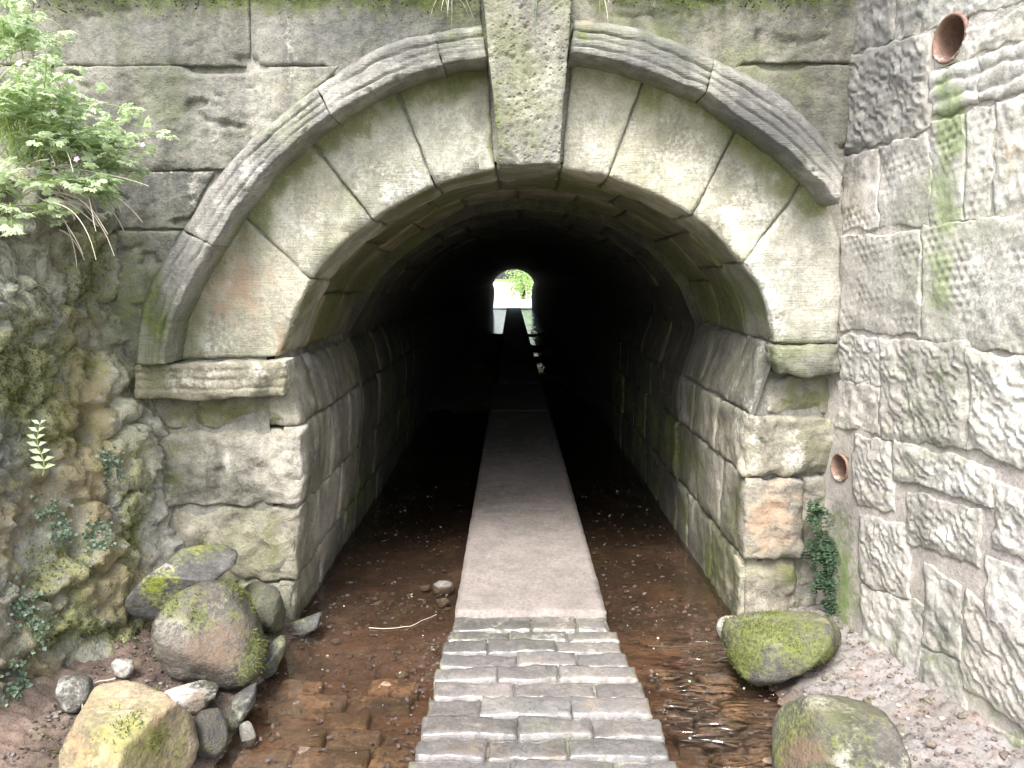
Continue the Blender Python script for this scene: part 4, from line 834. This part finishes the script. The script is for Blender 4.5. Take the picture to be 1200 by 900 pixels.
def grass(name, base, dirs, n, L, label, mat, droop=2., wd=.004, grp=None, spr=.04, cat='grass tuft'):
    lf = Leafs(); few = n <= 16
    if few: t = thing(name, base, label, cat, grp)
    for i in range(n):
        if few: lf = Leafs()
        P = arc(np.array(base) + rv(spr), np.array(dirs, float) + rv(.4), L * random.uniform(.5, 1.15), droop * random.uniform(.5, 1.4), 6)
        sd_ = rv(); sd_ /= np.linalg.norm(sd_)
        for k in range(6):
            w0, w1 = wd * (1 - k / 6.2), wd * (1 - (k + 1) / 6.2); lf.quad(P[k] - sd_ * w0, P[k] + sd_ * w0, P[k + 1] + sd_ * w1, P[k + 1] - sd_ * w1)
        if few: lf.build('blade', mat, t)
    return t if few else tag(lf.build(name, mat, origin=base), label, cat, grp)
HY = -.62
for bx, by, yy, lean, n, L, lb, fl in (
    (5, 150, HY, (.5, -.1, .9), 26, .36, 'tallest bright herb clump against the left photo edge, lower half in grass', 2),
    (30, 190, HY + .1, (.75, 0, .65), 26, .36, 'leafy herb clump leaning out over the dark upper wall', 3),
    (-10, 70, HY + .2, (.4, 0, .9), 20, .28, 'uppermost herb clump in the top left corner', 0),
    (70, 185, HY + .22, (.8, .1, .55), 15, .32, 'herb clump reaching farthest right across the wall stones', 2),
    (45, 215, HY, (.9, -.2, .3), 11, .26, 'herb clump among the dry stems at the lip of the bank', 1),
    (0, 240, HY - .1, (.5, -.3, .0), 10, .2, 'drooping herb clump hanging below the lip at the left edge', 0),
    (100, 212, HY + .25, (.9, 0, .35), 4, .20, 'single sprig with pale leaves at the right end of the dry stems', 1)):
    herb(tuple(atp(bx, by, yy)), lean, int(n * 1.3), L, lb, 5, .044, flower=fl)
grass('grass_tuft', tuple(atp(15, 160, HY)), (.35, -.1, .9), 170, .28, 'bright yellow green grass tuft among the herbs on the left bank', L_GRASS, 1.2, .0028, spr=.055)
grass('grass_tuft', tuple(atp(30, 30, HY + .45)), (.5, -.2, .6), 7, .22, 'few long grass blades arching down at the top left', L_GRASS, 3.0, .003, spr=.05)
# tangled dry stems
for (bx, by), lb, sdn in (((45, 205), 'tangle of pale dry stems hanging from the bank lip under the herbs', 26), ((75, 230), 'pale dry looping stems trailing right over the wall edge', 7)):
    lf = Leafs(); b = atp(bx, by, HY + .05)
    for i in range(sdn):
        P = arc(b + rv(.05), np.array([.9, -.1, -.1]) + rv(.45), random.uniform(.14, .34), random.uniform(-.3, 2.2), 9); lf.add(*tube(P, .0026, .0014, 4))
    tag(lf.build('dry_stems', L_DRY, origin=b), lb, 'dry stems')
# hanging roots and grass over the top of the portal wall
grass('grass_tuft', tuple(atp(524, -14, -.12)), (0, -.3, -.5), 16, .16, 'pale grass tuft hanging over the wall left of the keystone', L_DRY, 2.5, .0030, spr=.015)
grass('grass_tuft', tuple(atp(712, -14, -.14)), (-.05, -.3, -.5), 12, .15, 'pale grass tuft hanging over the wall right of the keystone', L_DRY, 2.5, .0030, spr=.022)
grass('grass_tuft', tuple(atp(776, -18, -.14)), (-.05, -.2, -.7), 3, .17, 'lone pale grass wisp hanging at the top, farthest right', L_DRY, 2.5, .0030, spr=.006)
lf = Leafs(); lf.add(*tube(np.array([atp(628 + 1.5 * math.sin(i), -30 + i * 14, -KP - .012) for i in range(7)]), .0020, .0010, 4)); tag(lf.build('hanging_root', L_MAT), 'thin hanging root on the face of the keystone', 'root')
# small plant on the rock face and mats
def onbank(px, py):
    k = np.argmin(np.hypot(topix(BANKP)[0] - px, topix(BANKP)[1] - py) + (BANKP[:, 1] > .1) * 99); return BANKP[k]
b = onbank(48, 555); t = thing('leafy_sprig', tuple(b), 'upright light green sprig with paired oval leaves on the mossy rock face', 'plant'); lf = Leafs(); st = Leafs()
P = np.array([b + np.array([.02 + .01 * math.sin(i), -.03, .028 * i]) for i in range(8)]); st.add(*tube(P, .003, .0018, 5))
for i in range(1, 8):
    for g_ in (-1, 1): lf.leaflet(P[i], np.array([g_ * .9, -.25, .35 + .05 * i]), np.array([.2, -.7, .7]), .055 - .003 * i, .24)
st.build('stem', L_GRASS, t); lf.build('foliage', L_HERB, t)
for px_, py_, n, lb in ((130, 545, 60, 'blue green leaf mat below the dark hole in the rock face'), (120, 635, 70, 'blue green leaf mat beside the top of the tilted slab'), (22, 712, 60, 'grey green leaf mat low on the bank at the left edge'), (45, 735, 40, 'dark rounded leaf cushion low on the bank'), (20, 800, 70, 'green leaf mat at the lower left edge above the soil'), (50, 605, 40, 'small leaf mat under the upright sprig'), (75, 625, 40, 'small leaf mat in the middle of the rock face')):
    lf = Leafs(); b = onbank(px_, py_)
    for i in range(n * 3):
        q = b + rv(1) * np.array([.02, .035, .035]); q[0] = bank_x(q[1], q[2]); 
        kk = np.argmin(np.abs(BANKP - q).sum(1)); q = BANKP[kk] + np.array([.008, -.004, .004]); nr = np.array([.8, -.4, .4]) + rv(.4); lf.leaflet(q, rv() + np.array([.3, -.2, .2]), nr, random.uniform(.010, .02), .42)
    tag(lf.build('leaf_mat', L_MAT, origin=b), kind='stuff')
# ferns in the right corner
for px_, py_, n, lb in ((956, 600, 10, 'topmost small dark fern in the corner under the low drain pipe'), (960, 640, 16, 'upper middle dark fern in the corner between pier and retaining wall'), (968, 680, 20, 'large dark fern in the corner right above the mossy boulder'), (978, 712, 18, 'dark fern low in the corner just right of the mossy boulder top'), (986, 742, 14, 'lowest dark fern at the foot of the corner'), (978, 650, 16, 'dark fern hanging on the retaining wall edge of the corner, above the lower ones')):
    b = pf(px_, py_, -.05); t = thing('fern', tuple(b), lb, 'fern', 'small ferns in the right corner')
    for i in range(n):
        lf = Leafs(); P = arc(b + rv(.025) * np.array([1, .4, 1]), np.array([-.15, -.7, .1]) + rv(.6), random.uniform(.08, .16), 2.0, 8)
        for k in range(1, 9):
            for g_ in (-1, 1): lf.leaflet(P[k], np.array([g_, -.2, .0]) + rv(.2), np.array([0, -.6, .8]), .032 * (1.1 - k / 9), .30)
        lf.build('frond', L_FERN, t)
# moss tips
def tips(pts, N, mat, name, L=.008, wd=.0026):
    n = len(pts); a = rng.normal(size=(n, 3)); sd_ = np.cross(N, a); sd_ /= np.linalg.norm(sd_, axis=1)[:, None] + 1e-9
    ll = L * (.5 + rng.random((n, 1))); d = N + .5 * rng.normal(size=(n, 3)); V = np.stack([pts - sd_ * wd - N * .001, pts + sd_ * wd - N * .001, pts + d * ll], 1).reshape(-1, 3)
    return tag(mk(name, V, np.arange(3 * n).reshape(-1, 3), mat, smooth=False), kind='stuff')
tips(np.vstack([m[0] for m in MOSSPTS]), np.vstack([m[1] for m in MOSSPTS]), L_MOSS, 'moss')
# dark moss lip along the top of the portal wall
n = 9000; x = rng.uniform(-2.5, 1.45, n); keep = (np.abs(x - .085) > .24); x = x[keep]; n = len(x)
zt = pf(600, 2)[2]; z = zt + .12 - np.abs(rng.normal(size=n)) * .06 - .04 * fbm(np.column_stack([x * 3, x * 0, x * 0]), 3)
tips(np.column_stack([x, -.012 - .03 * rng.random(n), z]), np.tile([0, -.8, -.2], (n, 1)), L_DMOSS, 'moss', .016, .004)
# leaf litter, pebbles and grit
def scatter(fn_xy, n, kind, mat, name, szr, zfn):
    Vs, Fs, o = [], [], 0; iv, if_ = ICO[2]
    for i in range(n):
        x, y = fn_xy(); z = zfn(x, y)
        if kind == 'leaf':
            L = random.uniform(*szr); d = rv(); d[2] *= .25; d /= np.linalg.norm(d); nr = np.array([0, 0, 1.]) + rv(.35); sdv = np.cross(d, nr); sdv /= np.linalg.norm(sdv); p = np.array([x, y, z + .004])
            V = np.array([p, p + d * L * .5 + sdv * L * .3 + [0, 0, L * .15 * random.random()], p + d * L, p + d * L * .5 - sdv * L * .3]); F = np.array([[0, 1, 2, 3]])
        else:
            r = random.uniform(*szr) * random.choice([.6, .8, 1, 1.3]); V = iv * r * np.array([random.uniform(.7, 1.4), random.uniform(.7, 1.3), .6]); a = random.random() * 6
            V = V @ np.array([[math.cos(a), -math.sin(a), 0], [math.sin(a), math.cos(a), 0], [0, 0, 1]]); V = V * (1 + .25 * np.sin(V @ rv(2.2 / r))[:, None]) + [x, y, z + r * .2]; F = if_
        Vs.append(V); Fs.append(F + o); o += len(V)
    return tag(mk(name, np.vstack(Vs), np.vstack(Fs), mat, smooth=kind != 'leaf'), kind='stuff')
g1 = lambda x, y: float(gh(np.array([x]), np.array([y]))[0])
lz = lambda x0, x1, y0, y1: (lambda: (random.uniform(x0, x1), random.uniform(y0, y1)))
M_PEB = stone_mat('mixed_pebbles', (.20, .165, .14), (.11, .09, .075), (.32, .28, .25), bump=.3, rand=0)
M_PEBW = stone_mat('pale_pebbles', (.50, .46, .38), (.40, .34, .28), bump=.3, rand=0)
scatter(lz(-1.6, -1.0, -1.5, -.05), 700, 'peb', M_PEB, 'gravel', (.003, .010), g1); scatter(lz(1.05, 1.9, -1.6, -.1), 420, 'peb', M_PEB, 'gravel', (.004, .012), g1)
scatter(lz(-1.05, -.32, .3, 3.0), 240, 'peb', M_PEB, 'gravel', (.005, .016), g1); scatter(lz(.5, 1.05, .3, 3.0), 200, 'peb', M_PEB, 'gravel', (.005, .016), g1)
scatter(lz(-1.05, -.32, -1.5, .5), 380, 'peb', M_PEB, 'gravel', (.005, .014), g1); scatter(lz(.5, 1.05, -1.5, .5), 260, 'peb', M_PEB, 'gravel', (.005, .014), g1)
scatter(lz(-1.05, -.30, -1.5, .3), 18, 'peb', M_PEBW, 'gravel', (.002, .006), lambda x, y: -.070); scatter(lz(.5, 1.05, -1.3, .3), 20, 'peb', M_PEBW, 'gravel', (.002, .006), lambda x, y: -.070)
scatter(lz(1.05, 1.8, -1.5, -.1), 90, 'peb', M_PEBW, 'gravel', (.003, .008), g1)
scatter(lz(-1.6, -1.0, -1.5, -.05), 1500, 'leaf', L_LITTER, 'leaf_litter', (.008, .024), g1); scatter(lz(1.05, 1.8, -1.5, -.1), 900, 'leaf', L_LITTER, 'leaf_litter', (.005, .016), g1)
scatter(lz(-1.05, -.32, -1.4, .4), 260, 'leaf', L_LITTER, 'leaf_litter', (.010, .03), lambda x, y: -.074); scatter(lz(.5, 1.05, -1.4, .4), 90, 'leaf', L_LITTER, 'leaf_litter', (.012, .03), lambda x, y: -.074)
scatter(lz(-1.05, -.32, .2, 2.6), 160, 'leaf', L_LITTER, 'leaf_litter', (.012, .035), lambda x, y: -.074); scatter(lz(.5, 1.05, .2, 2.6), 140, 'leaf', L_LITTER, 'leaf_litter', (.012, .035), lambda x, y: -.074)
scatter(lambda: (-.30 + random.gauss(-.06, .05), random.uniform(-1.4, -.1)), 160, 'leaf', L_LITTER, 'leaf_litter', (.012, .03), lambda x, y: -.066)
scatter(lz(-1.0, 1.0, -1.2, .4), 14, 'leaf', L_HERB, 'fallen_leaves', (.012, .022), lambda x, y: -.068)
# twigs
def twig(pts, z, r, label, mat, name='twig'):
    P = resample(np.array([pg(a, b, zz if isinstance(z, (list, tuple)) else z) for (a, b), zz in zip(pts, z if isinstance(z, (list, tuple)) else [z] * len(pts))]), 12); P += .006 * np.column_stack([fbm(P * 14 + 3 * i, 2) for i in range(3)])
    V, F = tube(P, r, r * .6, 6); tag(mk(name, V, F, mat, origin=P[0]), label, 'twig')
twig([(-20, 888), (20, 878), (45, 884), (78, 878)], .10, .008, 'brown curved root lying on the soil in the lower left corner', L_BARK, 'root')
twig([(432, 735), (450, 737), (480, 734), (512, 720)], -.066, .0022, 'pale thin twig floating in the water left of the path', L_DRY)
twig([(135, 795), (110, 800), (95, 820), (98, 835)], .14, .003, 'pale thin twig over the buried grey stone', L_DRY)
twig([(760, 757), (785, 758), (800, 757)], -.062, .003, 'dark straight twig in the water right of the path', L_BARK)
# ------------------------------------------------------------------ trees beyond the far mouth
def tree(base, Hh, spread, n, label, kind='tree'):
    t = thing('tree', base, label, 'tree', 'trees beyond the far mouth'); b = np.array(base); tr = Leafs(); lf = Leafs()
    P = np.array([b + np.array([.15 * math.sin(i * .7), .1 * math.cos(i), Hh * .75 * i / 7]) for i in range(8)]); tr.add(*tube(P, .16, .04, 7)); tips_ = [P[-1]]
    for i in range(9):
        s0 = P[random.randint(2, 7)]; d = rv() * np.array([1, 1, .4]); d[2] = abs(d[2]) + .2; Q = arc(s0, d, Hh * .35, .3, 5); tr.add(*tube(Q, .05, .012, 5)); tips_ += [Q[-1], Q[3]]
    for i in range(n):
        c = tips_[random.randrange(len(tips_))] + rv(spread * .28); lf.leaflet(c, rv(), rv(), random.uniform(.12, .24), .35)
    tr.build('trunk', L_BARK, t); lf.build('crown', L_TREE, t)
for x, y, hh, lb in ((-2.6, LEN + 15, 5, 'small bright tree seen at the left of the far mouth'), (.9, LEN + 26, 2.3, 'low bright bushy tree seen in the middle of the far mouth'), (2.9, LEN + 17, 5.5, 'small bright tree seen at the right of the far mouth')):
    tree((x, y, -.2), hh, 2.0, 1600, lb)
